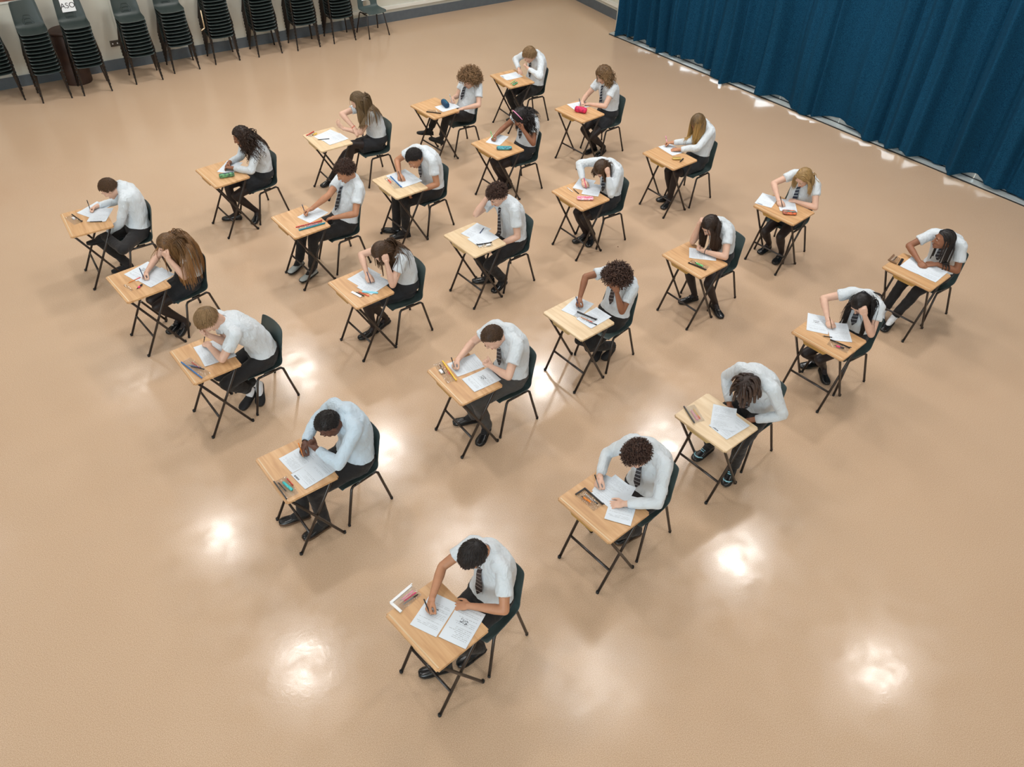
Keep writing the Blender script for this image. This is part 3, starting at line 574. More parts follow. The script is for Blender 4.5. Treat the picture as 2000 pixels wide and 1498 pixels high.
def hair_mesh(spec, C, R, s, col, seed):
    """hair as many modelled locks that fall over head and shoulders, on a close cap"""
    rs = np.random.RandomState(seed); V = []; F = []; CO_ = []; cnt = 0
    c0 = C+R@(np.array([0, -.012, .022])*s); rad = np.array((.076, .095, .092))*s; col.ell = (R, c0, rad)
    def hl(u, low=0):      # allowed scalp directions
        x, y, z = u[:, 0], u[:, 1], u[:, 2]; t = np.clip((y+.40)/(.98), 0, 1); t = t*t*(3-2*t)
        return z > spec.get('nape', -.42)+(spec.get('front', .50)-spec.get('nape', -.42))*t+low
    # cap
    nt_, np_ = 26, 36; th = np.linspace(0, 2.25, nt_); ph = np.arange(np_)/np_*2*np.pi
    U = np.array([[math.sin(t)*math.cos(p), math.sin(t)*math.sin(p), math.cos(t)] for t in th for p in ph])
    ok = hl(U); vol = spec.get('vol', .006)
    nz = np.array([math.sin(9*u[0]+seed)*math.sin(8*u[1]+2)*math.sin(7*u[2]+1) for u in U])
    rr = 1+0*nz; th_ = np.clip((U[:, 2]-(-.5))/.5, .35, 1)
    P = c0+((U*(rad+(vol*th_*(1+.35*nz))[:, None])))@R.T
    V.append(P); CO_.append(np.column_stack([np.full(len(P), .12), np.full(len(P), .5), np.zeros(len(P))]))
    for i in range(nt_-1):
        for j in range(np_):
            q = (i*np_+j, i*np_+(j+1) % np_, (i+1)*np_+(j+1) % np_, (i+1)*np_+j)
            if sum(ok[list(q)]) >= 3: F.append(q)
    cnt = len(P)
    n = spec['n']; L = spec['len']; step = spec.get('step', .022); steps = max(3, int(L/step)); part = spec.get('part', 0)
    mf = int(n*1.75); ii = np.arange(mf)+.5; zz = 1-2*ii/mf; an0 = ii*2.399963      # evenly spread roots, a little jittered
    U = np.column_stack([np.sqrt(1-zz*zz)*np.cos(an0), np.sqrt(1-zz*zz)*np.sin(an0), zz])+rs.normal(size=(mf, 3))*.9/math.sqrt(mf)
    U = U/np.linalg.norm(U, axis=1)[:, None]; U = U[hl(U)]; n = len(U)
    P = c0+(U*(rad+vol*.6))@R.T; Nn = U@R.T
    side = np.sign(U[:, 0]-part+1e-4)*np.clip(abs(U[:, 0]-part)*4, .3, 1); sd = spec.get('dir', (1.0, -.6, -.2)); flow = np.column_stack([side*sd[0], np.full(n, sd[1]), np.full(n, sd[2])])
    if 'sweep' in spec: flow = flow+np.array(spec['sweep'])
    flow = flow@R.T; flow = flow-Nn*np.sum(flow*Nn, axis=1)[:, None]; flow /= np.maximum(np.linalg.norm(flow, axis=1), 1e-5)[:, None]
    Dr = flow*(1-spec.get('lift', .2))+Nn*spec.get('lift', .2); Dr += rs.normal(size=(n, 3))*spec.get('mess', .06); Dr /= np.linalg.norm(Dr, axis=1)[:, None]
    path = [P]; grav = spec.get('grav', .35); bias = np.array(spec.get('bias', (0, 0, 0.)))
    fdir = R@np.array([0, 1., 0]); ln = L*(1-spec.get('lvar', .15)*rs.rand(n))
    for k in range(steps):
        st = (ln/steps)[:, None]
        # hair about to cross the face is combed to the side
        q = (P-c0)@R; face = (q[:, 1] > .035*s) & (q[:, 2] < .03*s) & (abs(q[:, 0]) < .085*s) & (q[:, 2] > -.2*s)
        pushd = np.where(face, spec.get('facepush', .9), 0)[:, None]*(np.sign(q[:, 0]-part*.05+1e-5)[:, None]*R[:, 0][None]-.4*fdir[None])
        ramp = min(1, (k+1)/steps*3)
        Dn = Dr*(1 if k < 4 else .8)+np.array([0, 0, -1.])*grav*ramp+bias*(math.exp(-k/5) if L > .2 else ramp)+pushd+rs.normal(size=(n, 3))*spec.get('mess', .06)*.5
        Dn /= np.linalg.norm(Dn, axis=1)[:, None]; P2 = P+Dn*st; P2 = col.push(P2, vol*(.5+.5*rs.rand()))
        if L > .2 and k*L/steps < .13:
            qs = (P2-c0)@R/(rad+vol*.75); ns = np.linalg.norm(qs, axis=1); on = (ns > 1) & (qs[:, 2] > -.15) & (ns < 1.6); Pn = (qs/ns[:, None]*(rad+vol*.75))@R.T+c0; P2 = np.where(on[:, None], Pn, P2)
        mv = P2-P; ml = np.linalg.norm(mv, axis=1)[:, None]; P2 = P+mv/np.maximum(ml, 1e-5)*st; Dr = mv/np.maximum(ml, 1e-5); P = P2; path.append(P)
    A = np.array(path)      # steps+1, n, 3
    curl = spec.get('curl', 0)
    r0 = spec.get('r', .005)*s
    if curl:
        fr = spec.get('freq', 95); phs = rs.rand(n)*6.28; sg = np.sign(rs.rand(n)-.5)
        fine = 3; t_old = np.linspace(0, 1, steps+1); t_new = np.linspace(0, 1, steps*fine+1)
        A = np.array([[np.interp(t_new, t_old, A[:, i, c]) for c in range(3)] for i in range(n)]).transpose(2, 0, 1)
        T = np.gradient(A, axis=0); T /= np.maximum(np.linalg.norm(T, axis=2), 1e-6)[..., None]
        ref = np.array([.3, .5, .81]); a1 = np.cross(T, ref); a1 /= np.maximum(np.linalg.norm(a1, axis=2), 1e-4)[..., None]; a2 = np.cross(T, a1)
        sarc = t_new[:, None]*ln[None]; ang = sarc*fr*sg[None]+phs[None]; amp = curl*np.clip(t_new*3, .15, 1)[:, None, None]
        A = A+amp*(np.cos(ang)[..., None]*a1+np.sin(ang)[..., None]*a2)
    m = len(A); seg = spec.get('seg', 4); T = np.gradient(A, axis=0); T /= np.maximum(np.linalg.norm(T, axis=2), 1e-6)[..., None]
    out = A-c0; out -= T*np.sum(out*T, axis=2)[..., None]; out /= np.maximum(np.linalg.norm(out, axis=2), 1e-5)[..., None]; sdv = np.cross(T, out)
    tt = np.linspace(0, 1, m); prof = np.minimum(1, .55+tt*4)*(1-spec.get('taper', .65)*tt**2.2); flat = spec.get('flat', .6)
    rvar = .7+.6*rs.rand(n); ring = []
    for j in range(seg):
        a = j/seg*2*np.pi+.4; ring.append(A+(prof[:, None]*r0*rvar[None])[..., None]*(math.cos(a)*sdv*1.15+math.sin(a)*out*flat))
    G = np.array(ring)      # seg, m, n, 3
    G = G.transpose(2, 1, 0, 3).reshape(-1, 3); V.append(G)
    tone = rs.rand(n); dark = (rs.rand(n) < .3)*rs.rand(n)
    cc = np.zeros((n, m, seg, 3)); cc[..., 0] = np.clip(tt[None, :, None]*spec.get('grad', .9)+.35*tone[:, None, None]-.15, 0, 1); cc[..., 1] = (.15*(1-tt)[None, :, None]+.6*dark[:, None, None]); CO_.append(cc.reshape(-1, 3))
    for i in range(n):
        b = cnt+i*m*seg
        for q in range(m-1):
            for j in range(seg):
                k = (j+1) % seg; F.append((b+q*seg+j, b+q*seg+k, b+(q+1)*seg+k, b+(q+1)*seg+j))
        F.append(tuple(b+(m-1)*seg+j for j in range(seg)))
    V = np.concatenate(V); CC = np.concatenate(CO_)
    me = D.meshes.new('hair'); me.from_pydata(V.tolist(), [], F); me.update(); at = me.color_attributes.new('Col', 'FLOAT_COLOR', 'POINT')
    at.data.foreach_set('color', np.column_stack([CC, np.ones(len(CC))]).ravel()); me.shade_smooth(); return me

HAIRS = {
 'short': dict(n=1500, len=.026, step=.008, vol=.005, r=.0028, lift=.14, dir=(.15, .9, -.2), grav=.1, mess=.12, nape=-.5, front=.52, taper=.4),
 'buzz': dict(n=1500, len=.009, step=.003, vol=.0035, r=.0026, lift=.35, dir=(.1, .8, -.2), grav=0, mess=.25, nape=-.5, front=.55, taper=.3),
 'fringe': dict(n=1500, len=.058, step=.01, vol=.008, r=.0030, lift=.14, dir=(.25, 1.0, -.1), grav=.22, mess=.08, nape=-.5, front=.48, taper=.5, facepush=0),
 'curlytop': dict(n=1100, len=.036, step=.008, vol=.011, r=.0030, lift=.5, dir=(.4, .5, 0), grav=.05, mess=.5, nape=-.42, front=.5, curl=.0055, freq=190, taper=.3),
 'bigcurl': dict(n=900, len=.075, step=.012, vol=.026, r=.0042, lift=.8, dir=(.5, .2, 0), grav=.14, mess=.5, nape=-.5, front=.45, curl=.009, freq=140, taper=.3, facepush=.3),
 'afro': dict(n=1200, len=.095, step=.014, vol=.034, r=.0038, lift=.9, dir=(.5, .2, 0), grav=.10, mess=.55, nape=-.55, front=.45, curl=.009, freq=150, taper=.3, facepush=.3),
 'long': dict(n=760, len=.46, step=.022, vol=.006, r=.0050, lift=.04, grav=.75, mess=.022, nape=-.5, front=.5, flat=.5, lvar=.2),
 'longcurl': dict(n=600, len=.40, step=.02, vol=.013, r=.0048, lift=.12, grav=.6, mess=.09, nape=-.5, front=.48, curl=.010, freq=80, lvar=.3),
 'curlmane': dict(n=700, len=.235, step=.02, vol=.020, r=.0045, lift=.25, grav=.6, mess=.14, dir=(1.0, -.5, -.3), nape=-.5, front=.46, curl=.011, freq=95, lvar=.3),
 'dreads': dict(n=85, len=.115, step=.014, vol=.007, r=.0098, lift=.34, dir=(.9, .3, -.3), grav=.42, mess=.16, nape=-.5, front=.5, taper=.12, flat=.95, seg=7, gap=.21, facepush=0, grad=.7),
 'braids': dict(n=46, len=.36, step=.02, vol=.006, r=.0075, lift=.12, grav=.8, mess=.05, nape=-.5, front=.5, taper=.2, flat=.95, seg=6, gap=.27),
}

def remesh(name, mb, vox, smooth=4, disp=None, fac=.5):
    me = mb.mesh(name); mods = [('REMESH', dict(mode='VOXEL', voxel_size=vox, adaptivity=0)), ('SMOOTH', dict(iterations=smooth, factor=fac))]
    if disp: mods += [('DISPLACE', dict(texture=disp[0], strength=disp[1], mid_level=.5, texture_coords='LOCAL')), ('SMOOTH', dict(iterations=2, factor=.5))]
    me = modded(name, me, mods); me.shade_smooth(); return me
TX = D.textures.new('cloth_folds', 'CLOUDS'); TX.noise_scale = .075; TX.noise_depth = 1
TX2 = D.textures.new('small_folds', 'STUCCI'); TX2.noise_scale = .05

def trunk(mb, sp, fr, rads, seg=20):
    rings = []
    for (p, l, f), (a, b) in zip(fr, rads):
        an = np.arange(seg)/seg*2*np.pi; cx, sy = np.cos(an), np.sin(an)
        cx = np.sign(cx)*abs(cx)**.85; sy = np.sign(sy)*abs(sy)**.95
        rings.append(p+a*np.outer(cx, l)+b*np.outer(sy, f))
    mb.rings(rings)

def shoe(name, ank, toe, s, m_up, m_sole, parent, off, style):
    ank = np.array(ank)-off; toe = np.array(toe)-off; d = toe-ank; sl = toe[2]-(ank[2]-.075*s)
    dh = unit(np.array([d[0], d[1], 0])) if np.hypot(d[0], d[1]) > .02 else np.array([0, -1., 0])
    tip = math.atan2((ank[2]-.08)-0, .20) if ank[2] > .1 and toe[2] < .06 else (0 if ank[2] < .2 else math.atan2(ank[2]-toe[2]-.05, .2))
    f = dh*math.cos(tip)+np.array([0, 0, -1])*math.sin(tip); l = unit(np.cross(f, [0, 0, 1.])); u = np.cross(l, f)
    heel = ank-f*.055*s-u*(.075*s)
    zmin = min(heel[2], (heel+f*.27*s)[2])
    if ank[2] < .2 or True: heel = heel+np.array([0, 0, max(0, .004-zmin)])
    secs = [(0, .020, .050), (.02, .029, .062), (.055, .033, .078), (.085, .034, .074), (.115, .037, .060), (.15, .042, .050), (.19, .045, .042), (.225, .042, .034), (.25, .031, .026), (.262, .016, .016)]
    def ring(x, w, h, z0=0.012, seg=14):
        a = np.arange(seg)/seg*2*np.pi; cy, sz = np.cos(a), np.sin(a); hh = np.where(sz > 0, h-z0, 0.001)
        return heel+f*x*s+np.outer(cy*w*s, l)+np.outer((z0+abs(sz)**.8*hh*(sz > 0))*s, u)
    r_ = D.objects.new(name, None); 
    mb = MB(); mb.rings([ring(*q) for q in secs]); me = modded('shoe', mb.mesh('shoe'), [('SUBSURF', dict(levels=1, render_levels=1))]); me.shade_smooth()
    o = link('shoe', me, m_up, parent)
    so = MB(); R_ = []
    a = np.arange(16)/16*2*np.pi
    pts = [(x, w*1.1) for x, w, h in secs]; left = [heel+f*x*s*1.0+l*w*s for x, w in pts]; right = [heel+f*x*s-l*w*s for x, w in pts[::-1]]
    top = np.array(left+right); so.rings([top-u*.0*s, top+u*.016*s]); so.build('sole', m_sole, o)
    if style == 'lace':
        lb = MB()
        for x in (.10, .118, .136, .154): lb.tube([heel+f*x*s+l*.018*s+u*(.082-.2*x+.0)*s*1.0, heel+f*(x+.004)*s+u*(.090-.22*x)*s, heel+f*x*s-l*.018*s+u*(.082-.2*x)*s], .0028*s, 6)
        lb.build('laces', M['tube'] if m_up is not M['shoe_grey'] else M['tube_rubber'], o, True)
    if style == 'strap':
        lb = MB(); lb.tube([heel+f*.11*s+l*.036*s+u*.03*s, heel+f*.112*s+l*.02*s+u*.066*s, heel+f*.112*s-l*.02*s+u*.066*s, heel+f*.11*s-l*.036*s+u*.03*s], .005*s, 6); lb.build('strap', m_up, o, True)
        bk = MB(); bk.box(heel+f*.165*s+u*.052*s, (.022*s, .022*s, .008*s)); bk.build('buckle', M['chrome'], o)
    if style == 'reflect':
        lb = MB()
        for x in (.10, .118, .136, .154): lb.tube([heel+f*x*s+l*.02*s+u*(.086-.2*x)*s, heel+f*x*s-l*.02*s+u*(.086-.2*x)*s], .004*s, 6)
        lb.tube([heel+f*.19*s+l*.043*s+u*.024*s, heel+f*.225*s+l*.024*s+u*.036*s, heel+f*.232*s+u*.036*s, heel+f*.225*s-l*.024*s+u*.036*s, heel+f*.19*s-l*.043*s+u*.024*s], .006*s, 6); lb.build('trim', M['reflect'], o, True)
    return heel

def person(k, a):
    """a: dict of pose (desk coordinates) and look"""
    P_ = POS[k]; dx, dy, da = P_['desk']; cx, cy, ca = P_['chair']; c, s = math.cos(da), math.sin(da)
    cl = np.array([c*(cx-dx)+s*(cy-dy), -s*(cx-dx)+c*(cy-dy), 0])          # chair in desk coordinates
    off = cl.copy(); sc = S_*a.get('size', 1.0); fem = a.get('fem', False); near = dy < 6.7
    root = empty('person', (cx, cy, 0), da, a['label'], 'person', None)
    skin = M['skin_'+a['skin']]; lipm = M['lip_dark'] if a['skin'] in ('dark', 'brown') else M['lip']
    H = np.array(P_['H']); pel = cl+np.array([a.get('px', 0), .035, .508]); pel[0] = pel[0]*.8+H[0]*.2
    L1, L2 = .525*sc, .142*sc
    # neck base: two links, bulging up and back
    dHP = np.linalg.norm(H-pel)
    if dHP > (L1+L2)*.99: L1 *= dHP/((L1+L2)*.985)
    N, _ = ik(pel, H, L1, L2, pel+np.array([0, .38, .95])); H = _ if dHP < abs(L1-L2)+.03 else H
    t0 = unit(N-pel); yaw = math.radians(a.get('tyaw', 0))
    back = unit(np.array([0, 1., 0])-t0*t0[1])
    sp = bez([pel-np.array([0, 0, .03]), pel+np.array([0, .05, .14])*sc+back*.02, N-unit(N-pel*1.0+np.array([0, -.16, -.1]))*.13+back*.02, N], 9)
    sp[0] = pel-np.array([0, -.01, .05])
    fr = []
    for i in range(9):
        T = unit(sp[min(i+1, 8)]-sp[max(i-1, 0)]); l0 = rotz(yaw*i/8)@np.array([1., 0, 0]); l0 = unit(l0-T*np.dot(l0, T)); fr.append((sp[i], l0, unit(np.cross(l0, T))))
    w = (.93 if fem else 1.04)*a.get('wide', 1.0)*sc
    base = [(.155, .115), (.162, .122), (.150, .114), (.148, .112), (.156, .115), (.166, .116), (.168, .110), (.148, .096), (.080, .076)]
    Tn = unit(sp[8]-sp[6]); ln = fr[7][1]; fn = np.cross(ln, Tn)
    sh = {}; hands = {}
    ULEN, FLEN = .285*sc, .245*sc
    res = {}
    for sd, q in (('R', -1), ('L', 1)):
        S0 = N-Tn*.042*sc+ln*q*.156*w+fn*.018*sc
        Hp = np.array(P_.get(sd+'H', (q*.12, .3, .60))) if a.get(sd+'H') is None else np.array(a[sd+'H'], float)
        Eh = P_.get(sd+'E'); Eh = np.array(Eh) if Eh is not None else S0+np.array([q*.16, .10, -.25])
        if a.get(sd+'E') is not None: Eh = np.array(a[sd+'E'], float)
        mode = a.get(sd+'m', 'write' if sd == 'R' else 'flat')
        wr = Hp+unit(Eh-Hp)*.055*sc
        if abs(wr[0]) < TW/2+.02 and wr[1] < TD/2 and wr[2] < .76 and wr[2] > .69: wr[2] = max(wr[2], TH+.030)
        if abs(Eh[0]) < TW/2+.03 and Eh[1] < TD/2+.02 and Eh[2] > .70: Eh[2] = max(Eh[2], TH+.045)
        dd = np.linalg.norm(wr-S0)
        if dd > (ULEN+FLEN)*.97: S0 = S0+unit(wr-S0)*min(.06, dd-(ULEN+FLEN)*.95)
        E, wr = ik(S0, wr, ULEN, FLEN, Eh)
        if abs(E[0]) < TW/2+.02 and E[1] < TD/2+.01 and E[2] > .66 and E[2] < TH+.04: E[2] = TH+.04
        if E[2] < TH+.03 and E[2] > .60 and wr[2] > TH and abs(E[0]) < TW/2+.04 and E[1] < TD/2+.05: E[1] = max(E[1], TD/2+.05) if E[2] < TH-.02 else E[1]; 
        res[sd] = (S0, E, wr, mode, Hp, q)
    # ---- body
    body = MB(); bw = .90
    trunk(body, sp, [(p-off, l, f) for p, l, f in fr], [(x*w*bw*(.72 if q_ == 8 else 1), y*sc*bw*(.72 if q_ == 8 else 1)) for q_, (x, y) in enumerate(base)])
    Ri = a['face']; pitch, yw, roll = [math.radians(v) for v in Ri]
    # head frame: columns = person's left, forward, up ; facing -y
    B0 = np.column_stack([[1., 0, 0], [0, -1., 0], [0, 0, 1.]]); Rh = rotz(yw)@(rotx(pitch))@B0 if True else B0
    Rh = Rh@roty(roll); Rh[:, 0] = np.cross(Rh[:, 1], Rh[:, 2]); hs = sc*1.04
    Hc = H-off
    nb = N-off; hb = Hc+Rh@(np.array([0, -.028, -.055])*hs)
    body.tube([nb-Tn*.02, nb+Tn*.012, (nb+hb)/2+unit(hb-nb)*.0, hb, Hc], [.036*sc, .046*sc, .050*sc, .052*sc, .05*sc], 14)
    head_geo(body, Hc, Rh, hs, fem)
    for sd in 'RL':
        S0, E, wr, mode, Hp, q = res[sd]; S0, E, wr = S0-off, E-off, wr-off; Hq = Hp-off
        body.tube([nb-Tn*.05+ln*q*.04, S0-ln*q*.01], [.040*sc, .048*sc], 12, True)
        m1 = S0+(E-S0)*.4; body.tube([S0, m1, E], [.049*sc, .043*sc, .036*sc], 12, True)
        f1 = E+(wr-E)*.28; body.tube([E, f1, E+(wr-E)*.7, wr], [.036*sc, .0385*sc, .029*sc, .0235*sc], 12, True)
        fd = unit(wr-E); hd = a.get(sd+'d'); nr = a.get(sd+'n')
        on = Hp[2] < .80 and wr[2]+off[2] > .70
        if mode == 'flat': d_ = unit(fd*np.array([1, 1, .0])); n_ = np.array([0, 0, -1.]); d_ = unit(d_+np.array([0, 0, -.22])) 
        elif mode == 'write': d_ = unit(fd*np.array([1, 1, .0])+np.array([0, 0, -.15])); n_ = unit(np.array([-q*.75, 0, -.65]))
        elif mode == 'fist': d_ = fd; n_ = unit((Hc-wr)+np.array([0, 0, .0]))
        elif mode == 'open': d_ = unit(fd+np.array([0, 0, .9])); n_ = np.array([q*-.3, .9, 0.])
        else: d_ = fd; n_ = np.array([0, -.3, -1.])
        if hd is not None: d_ = np.array(hd, float)
        if nr is not None: n_ = np.array(nr, float)
        th_side = np.array([-q*1., 0, .4]) if mode != 'fist' else np.array([0, 1., .3])
        hand(body, wr, d_, n_, th_side, mode, sc*1.0)
        hands[sd] = (wr, unit(d_), unit(n_))
    # legs
    legs = {}
    for sd, q in (('R', -1), ('L', 1)):
        hip = pel+np.array([q*.085*w, -.01, -.02]); an = np.array(a.get(sd+'F', P_.get(sd+'F', (q*.10, .25, .08))), float); toe = np.array(a.get(sd+'T', P_.get(sd+'T', (an[0]+q*.02, an[1]-.15, .03))), float)
        kn = a.get(sd+'K', P_.get(sd+'K')); hint = np.array(kn, float) if kn is not None else np.array([hip[0]*.6+an[0]*.4+q*.03, hip[1]-.5, .75])
        K, an2 = ik(hip, an, .415*sc, .415*sc, hint)
        if K[2] > .60: K[2] = .60
        legs[sd] = (hip, K, an2, toe, q)
        h_, k_, a_ = hip-off, K-off, an2-off
        body.tube([h_, h_+(k_-h_)*.5, k_], [.074*w, .062*sc, .048*sc], 14, True)
        body.tube([k_, k_+(a_-k_)*.3, k_+(a_-k_)*.7, a_], [.047*sc, .050*sc, .036*sc, .031*sc], 12, True)
        fdir = unit(toe-an); body.tube([a_, a_+fdir*.09*sc-np.array([0, 0, .02])], [.03*sc, .025*sc], 10, True)
    vox = .0052 if near else .0064
    bo = link('body', remesh('body', body, vox, 2 if near else 1), skin, root)
    # face details
    f = lambda x, y, z: Hc+Rh@(np.array([x, y, z])*hs)
    for sx in (-1, 1):
        e = MB(); e.ell(f(sx*.030, .0775, .004), np.array((.0115, .0070, .0034))*hs, Rh); eo = e.build('eye', M['eye_white'], bo, True)
        e = MB(); e.ell(f(sx*.030, .0825, .001), np.array((.0052, .0026, .0034))*hs, Rh); e.build('iris', M['iris'], eo, True)
        e = MB(); e.tube([f(sx*.014, .086, .024), f(sx*.030, .088, .029), f(sx*.046, .078, .025)], [.0025*hs, .0032*hs, .0018*hs], 6); e.build('eyebrow', M['hair_'+a['hcol']], bo, True)
    e = MB(); e.ell(f(0, .090, -.063), np.array((.022, .005, .0042))*hs, Rh); e.ell(f(0, .088, -.071), np.array((.018, .005, .0048))*hs, Rh); e.build('lips', lipm, bo, True)
    # ---- shirt
    sm = M['shirt_blue'] if a.get('blue') else M['shirt']; shirt = MB(); hem = 1
    rr = [(x*w+.010, y*sc+.012) for x, y in base]; rr[8] = (.078*sc, .076*sc)
    if not fem: rr[1] = (rr[1][0]+.008, rr[1][1]+.010)
    trunk(shirt, sp, [(p-off, l, f_) for p, l, f_ in fr][hem:], rr[hem:]); shirt.ell(nb-Tn*.012, (.092*sc, .088*sc, .074*sc)); shirt.tube([nb-Tn*.02, nb+unit(hb-nb)*.026], [.072*sc, .057*sc], 16)
    for sd in 'RL':
        S0, E, wr, mode, Hp, q = res[sd]; S0, E, wr = S0-off, E-off, wr-off
        shirt.tube([nb-Tn*.035+ln*q*.02, (nb-Tn*.035+S0)/2+Tn*.012, S0], [.058*sc, .062*sc, .062*sc], 14, True)
        if a.get('long'):
            shirt.tube([S0, S0+(E-S0)*.45, E], [.061*sc, .055*sc, .048*sc], 14, True); wc = E+(wr-E)*.93
            shirt.tube([E, E+(wr-E)*.3, E+(wr-E)*.78, wc], [.048*sc, .048*sc, .040*sc, .034*sc], 14)
        else:
            le = a.get('sleeve', .62 if fem is False else .5); en = S0+(E-S0)*le
            shirt.tube([S0-(E-S0)*.02, S0+(E-S0)*.3, en], [.062*sc, .061*sc, .060*sc*(1.06 if not fem else 1)], 16)
    me = remesh('shirt', shirt, .0085 if near else .0105, 3, (TX, .016)); so = link('shirt', me, sm, root)
    # collar: band and two points
    cb = MB(); ca_ = []; u_ = unit(hb-nb); lf = unit(ln-u_*np.dot(ln, u_)); ff = np.cross(lf, u_); 
    for zz, r_ in ((-.010, .066), (.036, .056), (.040, .058), (.006, .072)):
        an = np.linspace(.30, 2*np.pi-.30, 22); ca_.append(nb+u_*zz*sc+np.outer(np.sin(an)*r_*sc, lf)+np.outer(np.cos(an)*r_*sc, ff)-np.outer((np.cos(an)*.5+.5)*.018*sc, u_))
    VV = np.concatenate(ca_); FF = [(i*22+j, i*22+j+1, (i+1)*22+j+1, (i+1)*22+j) for i in range(3) for j in range(21)]; cb.add(VV, FF)
    for q in (-1, 1):
        p0 = nb+lf*q*.018*sc+ff*.066*sc-u_*.012*sc; p1 = nb+lf*q*.055*sc+ff*.046*sc-u_*.004*sc; p2 = nb+lf*q*.036*sc+ff*.088*sc-u_*.050*sc
        cb.add([p0, p1, p2, p0+ff*.006, p1+ff*.006, p2+ff*.006], [(0, 1, 2), (5, 4, 3), (0, 3, 4, 1), (1, 4, 5, 2), (2, 5, 3, 0)])
    cb.build('collar', sm, so, False)
    # ---- colliders
    cd = Colliders(); 
    for i in range(1, 8): cd.caps.append((sp[i]+fr[i][1]*-.055*w, sp[i]+fr[i][1]*.055*w+1e-5, (base[i][1]*.98)*sc+.008))
    for sd in 'RL':
        S0, E, wr, mode, Hp, q = res[sd]; cd.caps.append((N-Tn*.05, S0, .060*sc)); cd.caps.append((S0, E, .056*sc)); cd.caps.append((E, wr, .045*sc))
    cd.caps.append((N, H, .05*sc))
    # ---- tie: ribbon hanging from the collar
    if a.get('tie', True):
        tm = M[a.get('tie', 'tie') if isinstance(a.get('tie'), str) else 'tie']; p = N+ff*.074*sc-u_*.028*sc; pts = [p.copy()]; L_ = a.get('tlen', .36)*sc; n = 14; d = unit(-Tn*.8+ff*.5)
        cd.ell = (Rh, H, np.array([.02, .02, .02]))
        zlo = .60 if p[1] > TD/2 else TH+.02
        for i in range(n):
            d = unit(d*.55+np.array([0, .04, -1.0])*.6); p_old = p; p = p+d*L_/n
            for i_ in range(9):
                T_ = unit(sp[min(i_+1, 8)]-sp[max(i_-1, 0)]); rel = p-fr[i_][0]
                if abs(rel@T_) < .05: dep = base[i_][1]*sc+.026-rel@fr[i_][2]; p = p+fr[i_][2]*max(0, dep)*(1 if abs(rel@T_) < .035 else .5)
            p = p_old+unit(p-p_old)*L_/n
            if p[2] < zlo: break
            pts.append(p.copy())
        n = len(pts); tb = MB(); V = []; wd = np.interp(np.linspace(0, 1, n), [0, .06, .12, .85, 1], [.016, .018, .013, .034, .004])*sc*a.get('twide', 1)
        if n < 15: wd = np.interp(np.linspace(0, n/15, n), [0, .06, .12, .85, 1], [.016, .018, .013, .034, .004])*sc
        for i in range(n):
            T = unit(pts[min(i+1, n-1)]-pts[max(i-1, 0)]); lx = unit(fr[6][1]-T*np.dot(fr[6][1], T)); nn = np.cross(lx, T); nn = nn if np.dot(nn, ff) > 0 else -nn; cpt = pts[i]-off
            th = .006 if i > 1 else .012
            V += [cpt-lx*wd[i], cpt-lx*wd[i]*.9+nn*th, cpt+lx*wd[i]*.9+nn*th, cpt+lx*wd[i]]
        me = D.meshes.new('tie'); FF = []
        for i in range(n-1):
            for j in range(4): b_ = i*4; FF.append((b_+j, b_+(j+1) % 4, b_+4+(j+1) % 4, b_+4+j))
        FF += [(0, 1, 2, 3), tuple((n-1)*4+j for j in (3, 2, 1, 0))]
        me.from_pydata([tuple(v) for v in V], [], FF); me.update(); uv = me.uv_layers.new(name='UVMap')
        cum = np.concatenate([[0], np.cumsum([np.linalg.norm(pts[i+1]-pts[i]) for i in range(n-1)])])
        for lp in me.loops:
            i, j = divmod(lp.vertex_index, 4); uv.data[lp.index].uv = ((0, .1, .9, 1)[j]*1.0, cum[i]/.042/sc)
        link('tie', me, tm, root)
    # ---- lower clothes
    style = a['low']
    lo = MB()
    if style in ('trousers', 'trousers_grey'):
        trunk(lo, sp, [(pel-off+np.array([0, .005, zz]), fr[0][1], fr[0][2]*1.0) for zz in (-.075, -.02)]+[(fr[1][0]-off, fr[1][1], fr[1][2]), ((fr[1][0]*.55+fr[2][0]*.45)-off, fr[2][1], fr[2][2])], [(.15*w, .105*sc), (.172*w, .132*sc), (rr[1][0]+.004, rr[1][1]+.004), (rr[2][0]+.008, rr[2][1]+.008)])
        for sd in 'RL':
            hip, K, an, toe, q = legs[sd]; h_, k_, a_ = hip-off, K-off, an-off; cu = k_+(a_-k_)*a.get('cuff', 1.03)
            lo.tube([h_+np.array([0, .03, 0]), h_+(k_-h_)*.45, k_], [.088*w, .078*sc, .063*sc], 16, True)
            lo.tube([k_-unit(a_-k_)*.005, k_+(a_-k_)*.35, cu], [.063*sc, .060*sc, .054*sc], 16)
        me = remesh('trousers', lo, .0095 if near else .011, 3, (TX, .014)); link('trousers', me, M[style], root)
        for sd in 'RL':
            hip, K, an, toe, q = legs[sd]; k_, a_ = K-off, an-off; sk = MB(); fdir = unit(toe-an); sk.tube([k_+(a_-k_)*.75, k_+(a_-k_)*.93, a_, a_+fdir*.045*sc-np.array([0, 0, .010]), a_+fdir*.10*sc-np.array([0, 0, .022])], [.042*sc, .038*sc, .038*sc, .036*sc, .028*sc], 12, True); sk.build('sock', M['sock_white' if a.get('socks') else 'trousers'], root, True)
    else:
        Kc = (legs['L'][1]+legs['R'][1])/2; kk = Kc-off; hh = pel-off; v = kk-hh; ll = unit(legs['L'][1]-legs['R'][1]+np.array([.12, 0, 0])); n_ = 48; rings = []
        sl = a.get('skirt', .62)
        an_ = np.arange(n_)/n_*2*np.pi
